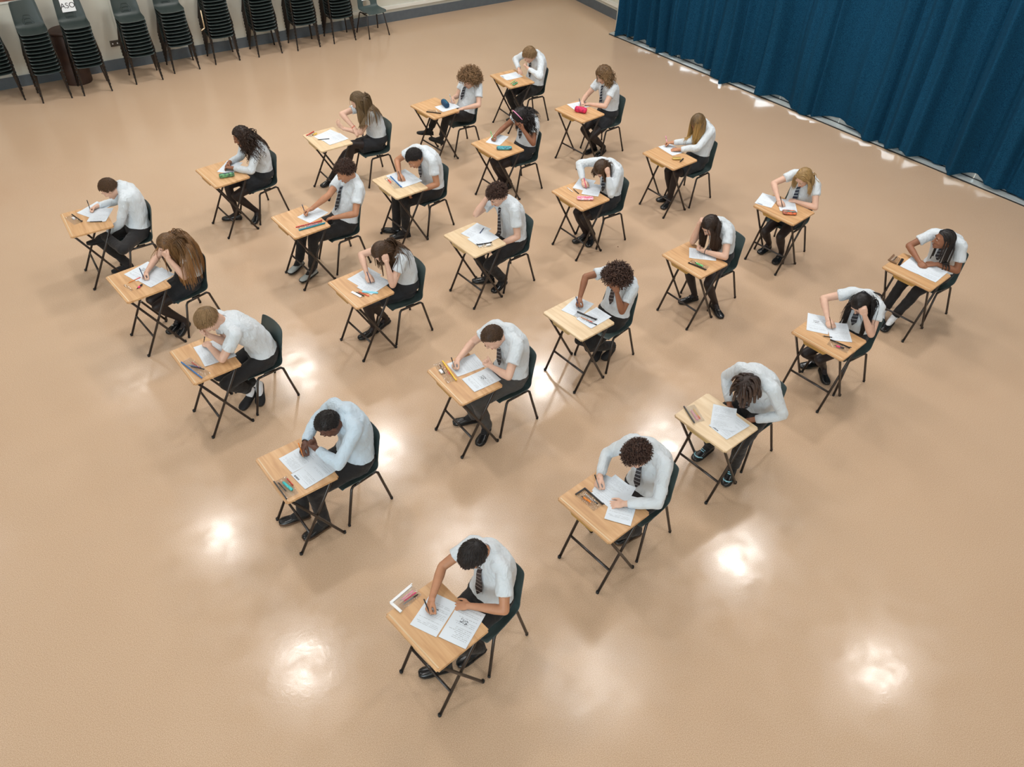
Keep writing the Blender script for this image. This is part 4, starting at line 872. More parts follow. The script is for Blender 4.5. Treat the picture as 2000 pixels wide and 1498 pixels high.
        for i_, e_ in ((2, .006), (1, .014)): rings.append(fr[i_][0]-off+np.outer(np.cos(an_)*(rr[i_][0]+e_), fr[i_][1])-np.outer(np.sin(an_)*(rr[i_][1]+e_), fr[i_][2]))
        segs = [(0., .0, .172*w, .138*sc, 0), (.2, .0, .165*w, .105*sc, .3), (.42, .0, .165*w, .095*sc, .8), (sl, .0, np.linalg.norm(legs['L'][1][:2]-legs['R'][1][:2])*.5*min(1, sl)+.095*sc, .088*sc, 1)]
        for t, dz, rx_, rz_, pl in segs:
            an_ = np.arange(n_)/n_*2*np.pi; wob = 1+.045*pl*np.sin(an_*12); tv = unit(v) if t > .05 else np.array([0, 0, -1.]); upv = np.array([0, -1., 0]) if t < .05 else unit(np.cross(tv, np.array([-1., 0, 0])))
            if t < .05: ctr = hh+np.array([0, .005, dz]); axu = np.array([0, 1., 0])
            else: ctr = hh+v*t+np.array([0, 0, -.005]); axu = np.array([0, 0, 1.])
            if .05 < t < .3: axu = unit(np.array([0, .35, 1.]))
            rings.append(ctr+np.outer(np.cos(an_)*rx_*wob, np.array([1., 0, 0]))+np.outer(np.sin(an_)*rz_*wob, axu))
        r2_ = MB(); r2_.rings(rings); body_ = r2_; body_.ell(hh+np.array([0, .002, -.035]), (.168*w, .132*sc, .078))
        for sd in 'RL':
            hip, K, an, toe, q = legs[sd]; h_, k_ = hip-off, K-off; body_.tube([h_+np.array([0, .03, 0]), h_+(k_-h_)*sl], [.085*w, .078*sc], 16)
        me = remesh('skirt', body_, .009, 2, (TX, .010)); link('skirt', me, M['skirt'], root)
        tg = MB()
        for sd in 'RL':
            hip, K, an, toe, q = legs[sd]; h_, k_, a_ = hip-off, K-off, an-off
            tg.tube([h_, h_+(k_-h_)*.5, k_], [.078*w, .067*sc, .053*sc], 16, True); tg.tube([k_, k_+(a_-k_)*.3, k_+(a_-k_)*.72, a_], [.052*sc, .055*sc, .040*sc, .035*sc], 14, True)
            fdir = unit(toe-an); tg.tube([a_, a_+fdir*.09*sc-np.array([0, 0, .02])], [.034*sc, .028*sc], 10, True)
        me = remesh('tights', tg, .009, 2); link('tights', me, M['tights'], root)
    st = a.get('shoe', ('shoe', 'sole_black', 'lace'))
    for sd in 'RL':
        hip, K, an, toe, q = legs[sd]; shoe('shoe', an, toe, sc, M[st[0]], M[st[1]], root, off, st[2])
    # ---- hair
    spec = dict(HAIRS[a['hair']]); spec.update(a.get('hx', {})); cd2 = cd
    me = hair_mesh(spec, H, Rh, hs, cd2, k*13+5); V = np.empty(len(me.vertices)*3); me.vertices.foreach_get('co', V); V = V.reshape(-1, 3)-off; me.vertices.foreach_set('co', V.ravel()); me.update()
    ho = link('hair', me, M['hair_'+a['hcol']], root)
    if a.get('band'):
        bb = MB(); an_ = np.linspace(-1.5, 1.5, 16); cc = Hc+Rh@(np.array([0, .01, .022])*hs)
        bb.tube([cc+Rh@(np.array([math.sin(t)*.100, 0, math.cos(t)*.122])*hs) for t in an_], .006*hs, 6); bb.build('hair_band', M[a['band']], ho, True)
    # watch / bracelet
    for sd, mname in a.get('wrist', {}).items():
        wr, d_, n_ = hands[sd]; E = res[sd][1]-off; ax = unit(wr-E); bb = MB(); u1 = perp(ax); v1 = np.cross(ax, u1); cc = wr-ax*.012
        bb.tube([cc+(math.cos(t)*u1+math.sin(t)*v1)*.027*sc for t in np.linspace(0, 6.28, 16)], .0035, 6); bb.build('bracelet', M[mname], root, True)
    # ---- pen in the writing hand: a thing of its own
    if a.get('pen'):
        sd, pc, lab = a['pen']; wr, d_, n_ = hands[sd]; q = res[sd][5]; off_w = off
        tip = wr+d_*.088*sc+n_*.045*sc+off; tip[2] = TH+.003
        if res[sd][2][2] > .80: tip = wr+d_*.12*sc+off
        dirv = unit(np.array(a.get('pdir', (-.42*(-q), .02, .80)), float)); ctr = wr+d_*.085*sc+off+np.array([0, 0, .012]); dirv = unit((ctr+dirv*.02)-tip)*.45+dirv*.55; dirv = unit(dirv)
        make_pen(k, tip, dirv, pc, lab, 'pen held in a hand')
    return root

def place(k, p):
    dx, dy, da = POS[k]['desk']; c, s = math.cos(da), math.sin(da); return Vector((dx+c*p[0]-s*p[1], dy+s*p[0]+c*p[1], p[2]))
def make_pen(k, tip, dirv, colr, label, grp, length=.132, r=.0042, name='pen', cat='pen'):
    da = POS[k]['desk'][2]; e = empty(name, place(k, tip), da, label, cat, None); t = unit(dirv); b = MB()
    mcol = M['p_'+colr]
    if name == 'highlighter':
        b.tube([t*.018, t*length*.62], r, 10); b.build('barrel', mcol, e, True); c_ = MB(); c_.tube([t*.0, t*.012, t*.018], [r*.4, r*.5, r*.8], 10); c_.build('tip', M['p_black'], e, True)
        c_ = MB(); c_.tube([t*length*.60, t*length], r*1.08, 10); c_.build('cap', M['p_black'] if colr in ('pink',) else mcol, e, True); return e
    b.tube([t*.016, t*length*.72], r, 8); b.build('barrel', mcol, e, True)
    c_ = MB(); c_.tube([t*0, t*.004, t*.017], [r*.15, r*.3, r*.95], 8); c_.build('tip', M['p_wood'] if name == 'pencil' else M['chrome'], e, True)
    c_ = MB(); c_.tube([t*length*.71, t*length], r*1.1, 8); c_.build('cap' if name == 'pen' else 'eraser_end', M['p_black'] if colr in ('black', 'clear', 'grey') else (M['p_coral'] if name == 'pencil' else mcol), e, True)
    return e

WB = 'sitting at an exam desk'
ST = {
1: dict(label='boy with short brown hair in long white shirt, ankle crossed on knee', who='the boy with crossed ankle', skin='fair', hair='short', hcol='brown', face=(42, -22, 0), low='trousers', long=True, Lm='rest', Rm='write', pen=('R', 'black', 'thin dark pen held by the boy with one ankle on his knee'), shoe=('shoe_matt', 'sole_black', None), pale=False, LE=(.26, .36, .64), LK=(.17, .05, .53), RK=(-.06, .02, .52), hx=dict()),
2: dict(label='girl with very long light brown hair leaning her cheek on her left fist', who='the girl with longest light brown hair', skin='fair', hair='long', hcol='lightbrown', face=(40, -15, 8), low='skirt', fem=True, Lm='fist', LHh=(.085, -.045, -.05), pen=('R', 'navy', 'dark pen held by the girl with very long light brown hair'), shoe=('shoe', 'sole_black', 'strap'), pale=False, tie=False, hx=dict(len=.58, n=1200, part=.1, dir=(.7, -1.0, -.2), bias=(.05, .22, 0)), size=1.0),
3: dict(label='fair-haired boy bent low over his desk in a short-sleeved white shirt', who='the fair boy bent low', skin='fair', hair='fringe', hcol='sandy', face=(62, -12, 0), low='trousers', Rm='fist', RHh=(-.03, -.06, -.12), Lm='write', pen=('L', 'black', 'short black pen held by the fair-haired boy bent low over his desk'), shoe=('shoe_matt', 'sole_black', None), socks=True, cuff=.86, pale=False, tie=False, size=1.05, LK=(.13, .02, .5), RK=(-.12, .02, .5), hx=dict(len=.045)),
4: dict(label='boy with cropped black hair in long pale blue shirt writing with orange pencil', who='the boy in pale blue', skin='dark', hair='buzz', hcol='black', face=(50, -12, 0), low='trousers', long=True, blue=True, Lm='fist', LH=(-.03, .20, .85), shoe=('shoe', 'sole_brown', 'lace'), pale=False, tie=False, size=1.07, RE=(-.20, .25, .80), wrist=dict(R='p_black'), penk='pencil', pen=('R', 'orange', 'orange pencil held by the boy in the pale blue shirt')),
5: dict(label='dark-haired boy with dark brown striped tie at the desk nearest the camera', who='the boy nearest the camera', skin='tan', hair='fringe', hcol='black', face=(52, -4, 0), low='trousers', tie='tie_brown', shoe=('shoe', 'sole_black', 'lace'), pale=False, size=1.0, pen=('R', 'black', 'black pen held by the boy at the desk nearest the camera'), hx=dict(len=.045), twide=1.15),
6: dict(label='girl with long dark curls, both sleeved forearms on her desk', who='the girl with long dark curls', skin='brown', hair='longcurl', hcol='darkbrown', face=(22, -22, 0), low='skirt', fem=True, long=True, Lm='rest', shoe=('shoe', 'sole_black', None), pale=False, tie=False, hx=dict(dir=(.8, -.8, -.2), bias=(.03, .10, 0)), wide=1.05),
7: dict(label='boy with curly dark hair sitting upright, grey trainers, green-striped tie', who='the boy in grey trainers', skin='tan', hair='curlytop', hcol='darkcurl', face=(30, -22, 0), low='trousers', shoe=('shoe_grey', 'sole_black', 'lace'), pale=False, Lm='rest', size=1.06, pen=('R', 'navy', 'dark pen held by the boy in grey trainers'), cuff=.97),
8: dict(label='girl with brown hair tied back resting her head on her left fist', who='the girl with tied-back hair', skin='fair', hair='long', hcol='brown', face=(60, -8, 10), low='skirt', fem=True, Lm='fist', LHh=(.10, -.02, -.01), shoe=('shoe', 'sole_black', 'lace'), pale=False, tie=False, pen=('R', 'navy', 'blue pen held by the girl with tied-back brown hair'), hx=dict(len=.42, dir=(.15, -1.4, 0), bias=(.02, .45, 0), part=.0), band=None, skirt=.75),
9: dict(label='boy with cropped brown hair and dark grey trousers writing on the left', who='the boy in grey trousers', skin='fair', hair='buzz', hcol='brown', face=(48, -16, 0), low='trousers_grey', Lm='fist', shoe=('shoe', 'sole_black', 'lace'), pale=False, size=1.06, pen=('R', 'grey', 'dark grey pen held upright by the boy in dark grey trousers'), pdir=(-.2, -.1, 1)),
10: dict(label='boy with curly brown hair in long white shirt, hand flat beside clear case', who='the curly-haired long-sleeved boy', skin='fair', hair='curlytop', hcol='darkcurl', face=(50, -14, 0), low='trousers', long=True, shoe=('shoe', 'sole_brown', None), pale=False, size=1.05, pen=('R', 'grey', 'black and clear pen held by the curly-haired boy in long sleeves'), RE=(-.30, .30, .74), LF=(.03, .45, .08), RF=(-.10, .45, .08), RT=(-.14, .30, .03)),
11: dict(label='girl with long straight brown hair holding her left elbow, left hand raised', who='the girl with one hand raised', skin='fair', hair='long', hcol='olive', face=(38, -28, 0), low='skirt', fem=True, Lm='open', Rm='rest', shoe=('shoe', 'sole_black', 'strap'), pale=True, hx=dict(len=.46, dir=(.6, -1.0, -.2), bias=(.04, .12, 0), n=1000), wrist=dict(R='p_coral'), LF=(.02, .22, .26), LT=(.0, .06, .20), LK=(.05, .05, .56), RK=(-.1, .02, .5), LH=(-.10, .22, .77)),
12: dict(label='boy with short black hair, bare right elbow out over a pale desk', who='the short black-haired boy', skin='tan', hair='short', hcol='black', face=(46, -10, 0), low='trousers', Lm='rest', shoe=('shoe', 'sole_black', None), pale=True, size=1.05, pen=('R', 'black', 'black pen held by the boy with short black hair'), LE=(.24, .33, .68)),
13: dict(label='boy with short dark curls propping his head on his right hand', who='the boy with hand on temple', skin='fair', hair='curlytop', hcol='darkcurl', face=(40, -2, 0), low='trousers', Rm='fist', RHh=(-.105, -.01, .0), Lm='rest', shoe=('shoe', 'sole_black', 'lace'), pale=True, size=1.06, LE=(.24, .36, .64), LH=(.08, .17, .60), RK=(-.1, .02, .5), LK=(.12, .02, .5)),
14: dict(label='boy with big dark curls, left hand against his cheek', who='the boy with big dark curls', skin='brown', hair='bigcurl', hcol='darkcurl', face=(25, -28, 0), low='trousers', Lm='fist', LHh=(.085, -.05, -.03), tie='tie_brown', shoe=('shoe_matt', 'sole_black', None), pale=True, size=.97, pen=('R', 'navy', 'blue pen held by the boy with big dark curls'), wrist=dict()),
15: dict(label='boy with brown dreadlocks looking down, both arms under a pale desk', who='the boy with dreadlocks', skin='brown', hair='dreads', hcol='dread', face=(62, 0, 0), low='trousers', long=True, Lm='rest', Rm='rest', shoe=('shoe', 'sole_black', 'reflect'), pale=True, size=1.07, RE=(-.25, .44, .58), LE=(.24, .46, .58), RH=(-.08, .34, .60), LH=(.08, .34, .60), RK=(-.22, .05, .5), LK=(.22, .05, .5), cuff=.98),
16: dict(label='boy with large light brown afro, feet resting on his desk crossbar', who='the boy with brown afro', skin='fair', hair='afro', hcol='afro', face=(25, -15, 0), low='trousers', Lm='rest', shoe=('shoe_matt', 'sole_black', None), pale=False, size=.97, pen=('R', 'silver', 'pale pen held by the boy with a large light brown afro'), LH=(.20, .27, .70), LE=(.30, .48, .68), cuff=.86),
17: dict(label='girl with curly black hair and pink hair band, cheek on left hand', who='the girl with pink hair band', skin='brown', hair='longcurl', hcol='black', face=(40, -12, 0), low='skirt', fem=True, Lm='fist', LHh=(.09, -.03, -.05), shoe=('shoe', 'sole_black', 'strap'), pale=False, band='p_palepink', pen=('R', 'green', 'mint green pen held by the girl with a pink hair band'), hx=dict(len=.32, dir=(.9, -.5, -.2), bias=(.25, .2, 0), vol=.02)),
18: dict(label='girl in long white shirt with head sunk low on her left hand', who='the girl with her head sunk low', skin='fair', hair='long', hcol='brown', face=(68, 0, 8), low='skirt', fem=True, long=True, Lm='fist', LHh=(.10, .0, .02), shoe=('shoe', 'sole_black', 'lace'), pale=False, hx=dict(len=.26, dir=(.9, -.9, -.2), bias=(0, .1, 0), front=.55), pen=('R', 'pink', 'pink pen held by the girl with her head sunk low'), skirt=.8),
19: dict(label='girl with long dark brown hair, right hand on forehead, bracelets on left wrist', who='the girl with two dark bracelets', skin='fair', hair='long', hcol='darkbrown', face=(48, -10, -8), low='skirt', fem=True, Rm='fist', RHh=(-.09, -.06, .03), Lm='fist', shoe=('shoe', 'sole_black', 'strap'), pale=False, tie=False, wrist=dict(L='p_black'), hx=dict(len=.42, dir=(1.0, -.5, -.2), bias=(0, -.05, 0)), RE=(-.19, .13, .75)),
20: dict(label='girl with long black hair, striped tie, face in her left hand', who='the girl with long black hair', skin='fair', hair='long', hcol='black', face=(55, -4, 0), low='skirt', fem=True, Lm='fist', LHh=(.085, -.06, .0), shoe=('shoe', 'sole_black', None), pale=False, pen=('R', 'brown', 'brown pen held by the girl with long black hair and striped tie'), hx=dict(len=.44, dir=(1.0, -.5, -.2), bias=(.12, .1, 0), n=900)),
21: dict(label='fair-haired boy in long sleeves at the farthest desk, hands at his mouth', who='the boy farthest away', skin='fair', hair='fringe', hcol='sandy', face=(35, -20, 0), low='trousers', long=True, Lm='fist', Rm='rest', LH=(.05, .20, .88), shoe=('shoe', 'sole_black', None), pale=False, size=.98, RF=(-.12, .2, .08), LF=(.10, .22, .08)),
22: dict(label='girl with thick light brown curls to the shoulder behind a pink pencil case', who='the girl with light brown curls', skin='fair', hair='curlmane', hcol='goldcurl', face=(32, -16, 0), low='skirt', fem=True, tie='tie_navy', shoe=('shoe', 'sole_black', 'strap'), pale=False, pen=('R', 'navy', 'dark pen held by the girl with thick light brown curls'), RF=(-.03, .40, .08), LF=(.08, .48, .08), LT=(.12, .33, .03), RT=(-.04, .25, .03)),
23: dict(label='girl with long blond-tipped hair falling over her face, long white sleeves', who='the girl with hidden face', skin='tan', hair='long', hcol='ombre', face=(48, -6, 0), low='skirt', fem=True, long=True, shoe=('shoe', 'sole_black', None), pale=False, tie=False, hx=dict(len=.38, dir=(.9, .35, 0), bias=(.06, -.10, 0), n=900, facepush=0, grad=1.2), pen=('R', 'palepink', 'pale pink pen held by the girl whose hair hides her face'), skirt=.8, LF=(.0, .14, .08)),
24: dict(label='blond girl with wavy shoulder-length hair and knees apart under her desk', who='the blond girl', skin='fair', hair='long', hcol='blond', face=(42, -4, 0), low='skirt', fem=True, tie='tie_navy', shoe=('shoe', 'sole_black', 'strap'), pale=False, hx=dict(len=.28, curl=.005, freq=30, dir=(1.0, -.5, -.2), bias=(0, .12, 0), part=0, front=.58, facepush=1.8), pen=('R', 'black', 'black pen held by the blond girl'), skirt=.5, chairback=.0),
25: dict(label='student with black braids and white socks looking up and away to the left', who='the student with black braids', skin='brown', hair='braids', hcol='black', face=(2, -48, 0), low='trousers', Lm='flat', shoe=('shoe', 'sole_black', None), socks=True, cuff=.88, pale=False, pen=None, tlen=.28, RE=(-.24, .20, .76), hx=dict(bias=(.03, .05, 0)), LE=(.26, .42, .78), LH=(.05, .20, .735)),
}
M['p_clear'] = M['p_silver']
first_desk = {True: True, False: True}
for k in range(1, 26):
    a = dict(ST[k]); P_ = POS[k]; dx, dy, da = P_['desk']; cx, cy, ca = P_['chair']
    pale = a['pale']
    d = DESK[pale] if first_desk[pale] else copy_tree(DESK[pale]); first_desk[pale] = False
    d.location = (dx, dy, 0); d.rotation_euler = (0, 0, da)
    tag(d, ('pale birch' if pale else 'oak-coloured') + ' folding exam desk of ' + a['who'], 'desk', 'folding exam desks set out in five rows')
    ch = CHAIR if k == 1 else copy_tree(CHAIR)
    ch.location = (cx, cy, 0); ch.rotation_euler = (0, 0, ca); tag(ch, 'dark green plastic chair under ' + a['who'], 'chair', 'plastic chairs at the exam desks')
    for sd in 'RL':
        if a.get(sd+'Hh') is not None: a[sd+'H'] = tuple(np.array(P_['H'])+np.array(a[sd+'Hh']))
    person(k, a)

# ================================================================ papers and stationery on the desks (desk coordinates)
PM = {'a': paper_mat('exam_sheet_text', 1, 34, .32, False), 'b': paper_mat('exam_sheet_figures', 2, 26, .34, True), 'c': paper_mat('exam_sheet_lines', 5, 40, .24, False), 'd': paper_mat('exam_sheet_barcode', 3, 30, .28, False, True), 'e': paper_mat('exam_sheet_blocks', 7, 22, .36, True)}
# corner x, y, angle of short edge, angle of long edge, kind, barcode end first
PAP = {1: [(-.03,.04,-150,120,'c'), (.137,.162,-120,150,'a')], 2: [(-.199,-.058,14,104,'b'), (.175,.052,-166,104,'c')], 3: [(-.194,-.025,-3,87,'c'), (.113,-.049,174,84,'a')],
4: [(-.165,-.067,5,95,'a'), (.231,-.045,-174,96,'d')], 5: [(.08,-.072,-160,110,'b'), (.27,.012,-159,111,'e')], 6: [(.086,.09,-140,130,'a')], 7: [(.095,.063,-165,105,'c')],
8: [(-.195,-.034,10,100,'c'), (.17,.012,-167,103,'a')], 9: [(-.041,-.042,175,85,'a'), (.2,-.034,-181,89,'b')], 10: [(-.154,.035,110,20,'c'), (.044,.293,-178,-88,'a'), (.26,.013,-150,120,'b')],
11: [(-.03,.2,-164,-74,'c'), (.141,.221,-174,-84,'a')], 12: [(-.06,.25,-178,-88,'a'), (.104,.245,-180,-90,'c')], 13: [(-.175,-.052,13,103,'a'), (.149,-.057,-178,92,'c')],
14: [(-.184,-.054,14,104,'c'), (.187,.25,-178,-88,'a')], 15: [(.188,-.10,176,86,'d'), (.016,.25,-146,-56,'a')], 16: [(.172,-.001,176,86,'c')], 17: [(.003,.034,-153,117,'c')],
18: [(-.174,.031,30,120,'c'), (.149,.137,-143,127,'a')], 19: [(-.049,-.032,132,42,'a')], 20: [(-.191,-.082,30,120,'b'), (.189,.086,-140,130,'a')], 21: [(.025,-.105,180,90,'d')],
22: [(-.071,-.024,168,78,'e')], 23: [(.011,.037,85,175,'a')], 24: [(-.104,-.099,-163,107,'d'), (.144,.052,-139,131,'a')], 25: [(.035,-.049,-178,92,'c'), (.228,-.042,-178,92,'a')]}
PW, PL = .196, .277
ZT = {}
for k, L in PAP.items():
    da = POS[k]['desk'][2]; info = []
    for i, (x, y, a1, a2, kind) in enumerate(L):
        u = np.array([math.cos(math.radians(a1)), math.sin(math.radians(a1))]); v = np.array([math.cos(math.radians(a2)), math.sin(math.radians(a2))]); v = v-u*(u@v); v /= np.linalg.norm(v)
        c = np.array([x, y])+u*PW/2+v*PL/2; flip = v[1] > 0      # v points to the student: page foot at the corner end
        info.append((place(k, (c[0], c[1], 0)), c, u, v, kind))
    px = [(r2.dot(w_-cam.location)/fw.dot(w_-cam.location)) for w_, *_ in info]; order = sorted(range(len(px)), key=lambda q: px[q])
    for i, (w_, c, u, v, kind) in enumerate(info):
        n = len(info); rank = order.index(i); who = ST[k]['who']
        pos_ = '' if n == 1 else (('left', 'right')[rank] if n == 2 else ('left', 'upper', 'right')[rank])
        kinds = {'a': 'closely printed', 'b': 'printed', 'c': 'faintly printed', 'd': 'barcoded', 'e': 'diagram-covered'}[kind]
        lab = ('%s white exam sheet on the desk of %s' % (kinds, who)) if n == 1 else ('%s-hand %s exam sheet of %s' % (pos_, kinds, who)).replace('upper-hand', 'middle')
        z = TH+.0012+.0013*i; o = MB(); t = .0007; nx = 5
        # sheet with slightly lifted corners
        V = []; F = []
        for s_ in (1, 0):
            for a in range(nx+1):
                for b in range(nx+1):
                    U_, V_ = a/nx, b/nx; lift = .0022*max(0, abs(U_-.5)*2-.6)*max(0, abs(V_-.5)*2-.6)*6
                    q = u*(U_-.5)*PW+v*(V_-.5)*PL; V.append((q[0], q[1], z+t*s_+lift))
        m_ = (nx+1)**2; fl_ = np.cross([*u, 0], [*v, 0])[2] > 0
        for a in range(nx):
            for b in range(nx):
                q = [a*(nx+1)+b, (a+1)*(nx+1)+b, (a+1)*(nx+1)+b+1, a*(nx+1)+b+1]; F.append(q if fl_ else q[::-1]); F.append([j+m_ for j in (q[::-1] if fl_ else q)])
        me = D.meshes.new('exam_paper'); me.from_pydata(V, [], F); me.update(); uv = me.uv_layers.new(name='UVMap')
        for lp in me.loops:
            j = lp.vertex_index % m_; a, b = divmod(j, nx+1); uu = a/nx if not fl_ else 1-a/nx; uv.data[lp.index].uv = (uu, b/nx)
        e = link('exam_paper', me, PM[kind]); p = place(k, (c[0], c[1], 0)); e.location = p; e.rotation_euler = (0, 0, da)
        tag(e, lab, 'paper', 'printed exam sheets on the desks')
    ZT[k] = TH+.0012+.0013*len(info)

def rect2(p, q, third, w=None):
    p, q, t = map(lambda a: np.array(a, float), (p, q, third)); d = unit(q-p); n = np.array([-d[1], d[0]]); s = (t-p)@n
    w = abs(s) if w is None else w; return p, q, d, n*np.sign(s), w
def clear_case(k, p, q, third, zc, lab, w=None, zipw=.008, side=False):
    p, q, d, n, w = rect2(p, q, third, w); da = POS[k]['desk'][2]; z = ZT[k]; e = empty('pencil_case', place(k, (p[0], p[1], z)), da, lab, 'pencil case', None)
    L_ = np.linalg.norm(q-p); nx, ny = 26, 13; V = []; F = []
    rs = np.random.RandomState(k)
    for s_ in (1, 0):
        for a in range(nx+1):
            for b in range(ny+1):
                U_, V_ = a/nx, b/ny; h = (.013*math.sin(math.pi*U_)**.6*math.sin(math.pi*min(1, V_*.97+.02))**.6+.001+rs.rand()*.0035)*s_
                c_ = d*U_*L_+n*V_*w; V.append((c_[0], c_[1], h))
    m_ = (nx+1)*(ny+1)
    for a in range(nx):
        for b in range(ny):
            f = [a*(ny+1)+b, (a+1)*(ny+1)+b, (a+1)*(ny+1)+b+1, a*(ny+1)+b+1]; F.append(f); F.append([j+m_ for j in f[::-1]])
    me = D.meshes.new('clear_pouch'); me.from_pydata(V, [], F); me.update(); link('clear_pouch', me, M['clear'], e)
    zb = MB(); R = np.column_stack([[*d, 0], [*n, 0], [0, 0, 1]]); c_ = d*L_/2; zb.box((c_[0], c_[1], .006), (L_, zipw, .010), R)
    if side: c2 = d*.004+n*w/2; zb.box((c2[0], c2[1], .005), (zipw, w, .008), R)
    zb.build('zip_band', M['p_'+zc], e)
    pb = MB(); c3 = d*(L_-.01)-n*.004; pb.box((c3[0]+d[0]*.01, c3[1]+d[1]*.01, .012), (.02, .007, .003), R); pb.build('zip_pull', M['p_'+zc], e); return e
def cloth_case(k, p, q, r, matn, lab, flat=1.0, name='pencil_case', zc='navy'):
    p, q = np.array(p, float), np.array(q, float); da = POS[k]['desk'][2]; z = ZT[k]; c = (p+q)/2; e = empty(name, place(k, (c[0], c[1], z)), da, lab, 'pencil case', None)
    d = unit(q-p); L_ = np.linalg.norm(q-p); n = np.array([-d[1], d[0]]); b = MB(); rings = []
    for x, s_ in ((-.5, .55), (-.47, .85), (-.38, 1), (-.15, 1.04), (.15, 1.0), (.38, 1), (.47, .85), (.5, .55)):
        a = np.arange(16)/16*2*np.pi; cy = np.sign(np.cos(a))*abs(np.cos(a))**.7; sz = np.sign(np.sin(a))*abs(np.sin(a))**.7
        rings.append(np.array([[d[0]*x*L_+n[0]*y, d[1]*x*L_+n[1]*y, max(.0, r*flat+zz)] for y, zz in zip(cy*r*s_, sz*r*flat*s_)]))
    b.rings(rings); b.build('case_body', M[matn], e, True)
    zb = MB(); zb.tube([(d[0]*x*L_, d[1]*x*L_, r*flat*2*(1.0 if abs(x) < .42 else .9)+.001) for x in (-.46, -.4, 0, .4, .46)], .0035, 6); zb.build('zip_band', M['p_'+zc], e, True); return e
def loose(k, kind, p, q, colr, lab, zo=.0, r=None):
    z = ZT[k]+zo; rr = {'pen': .0042, 'pencil': .0036, 'highlighter': .0075, 'glue_stick': .011}.get(kind, .004) if r is None else r
    p = np.array([p[0], p[1], z+rr]); q = np.array([q[0], q[1], z+rr])
    if kind in ('ruler', 'eraser'):
        da = POS[k]['desk'][2]; c = (p+q)/2; d = unit((q-p)[:2]); R = np.column_stack([[*d, 0], [-d[1], d[0], 0], [0, 0, 1]]); w_, h_ = (.026, .003) if kind == 'ruler' else (.022, .012)
        b = MB(); b.box((0, 0, 0), (np.linalg.norm(q-p), w_, h_), R); me = b.mesh(kind); o = link(kind, me, M['p_'+colr] if colr != 'clear' else M['clear']); o.location = place(k, (c[0], c[1], z+h_/2+.0005)); o.rotation_euler = (0, 0, da); tag(o, lab, kind); return o
    nm = kind; make_pen(k, p, q-p, colr, lab, None, np.linalg.norm(q-p), rr, nm, {'pen': 'pen', 'pencil': 'pencil', 'highlighter': 'highlighter'}.get(kind, 'glue stick'))
W = lambda k: ST[k]['who']
c = clear_case
c(1, (-.182,-.109), (.022,-.049), (.075,-.147), 'black', 'clear pencil case with black zip on the desk of '+W(1), .085)
loose(1, 'pen', (.060,.006), (.122,.130), 'black', 'black pen lying on the paper of '+W(1)); loose(1, 'eraser', (-.10,-.115), (-.06,-.105), 'white', 'white eraser in the clear case of '+W(1), .003)
loose(2, 'pencil', (-.026,-.094), (-.044,.043), 'orange', 'orange pencil lying beside '+W(2)); loose(2, 'ruler', (-.027,-.125), (.116,-.102), 'clear', 'clear ruler on the desk of '+W(2)); loose(2, 'highlighter', (.124,-.062), (.087,.006), 'pink', 'pink highlighter with black cap on the desk of '+W(2))
c(3, (-.060,-.188), (.240,-.129), (.191,-.046), 'blue', 'clear pencil case with bright blue zip of '+W(3), .09); loose(3, 'pen', (-.018,-.121), (.107,-.094), 'red', 'red pen in the blue-zipped case of '+W(3), .004); loose(3, 'pen', (.046,-.156), (.157,-.071), 'black', 'black pen in the blue-zipped case of '+W(3), .010); loose(3, 'pen', (.006,-.160), (.112,-.083), 'blue', 'blue pen in the blue-zipped case of '+W(3), .004)
c(4, (.029,-.198), (.237,-.197), (.223,-.097), 'black', 'glittering clear pencil case with black zip in front of '+W(4), .10); loose(4, 'glue_stick', (.070,-.150), (.190,-.128), 'teal', 'teal glue stick in the clear case of '+W(4), .002); loose(4, 'pen', (.046,-.110), (.150,-.101), 'red', 'red pen in the clear case of '+W(4), .004); loose(4, 'pen', (.049,-.178), (.17,-.168), 'black', 'black pen in the clear case of '+W(4), .004)
c(5, (-.310,-.138), (-.326,.048), (-.226,.066), 'white', 'clear pencil case with wide white edge at the desk nearest the camera', .10, .018, True); loose(5, 'pen', (-.262,-.080), (-.262,.035), 'pink', 'pink pen in the white-edged case of '+W(5), .004); loose(5, 'pen', (-.244,-.093), (-.240,.035), 'grey', 'grey pen in the white-edged case of '+W(5), .004); loose(5, 'pen', (-.280,-.085), (-.282,.03), 'palepink', 'pale pink pen in the white-edged case of '+W(5), .004)
cloth_case(6, (.088,-.078), (.143,.084), .024, 'camo', 'green and navy patterned pencil case of '+W(6))
c(7, (.089,-.102), (.136,.185), (.150,.02), 'red', 'slim clear case with red zip on the desk of '+W(7), .03); c(7, (.158,-.104), (.197,.185), (.12,.0), 'sea', 'slim case with blue-green zip at the desk edge of '+W(7), .03, .018); loose(7, 'pen', (.150,-.02), (.166,.12), 'palepink', 'pale pen in the slim cases of '+W(7), .006)
loose(8, 'ruler', (.013,-.110), (.139,-.083), 'white', 'short white ruler on the desk of '+W(8)); loose(8, 'pen', (.044,-.064), (.176,-.017), 'coral', 'red-brown pen on the desk of '+W(8)); loose(8, 'pen', (.036,-.086), (.150,-.055), 'black', 'black pen on the desk of '+W(8)); loose(8, 'ruler', (.073,-.030), (.183,.079), 'lightblue', 'light blue ruler at the paper edge of '+W(8))
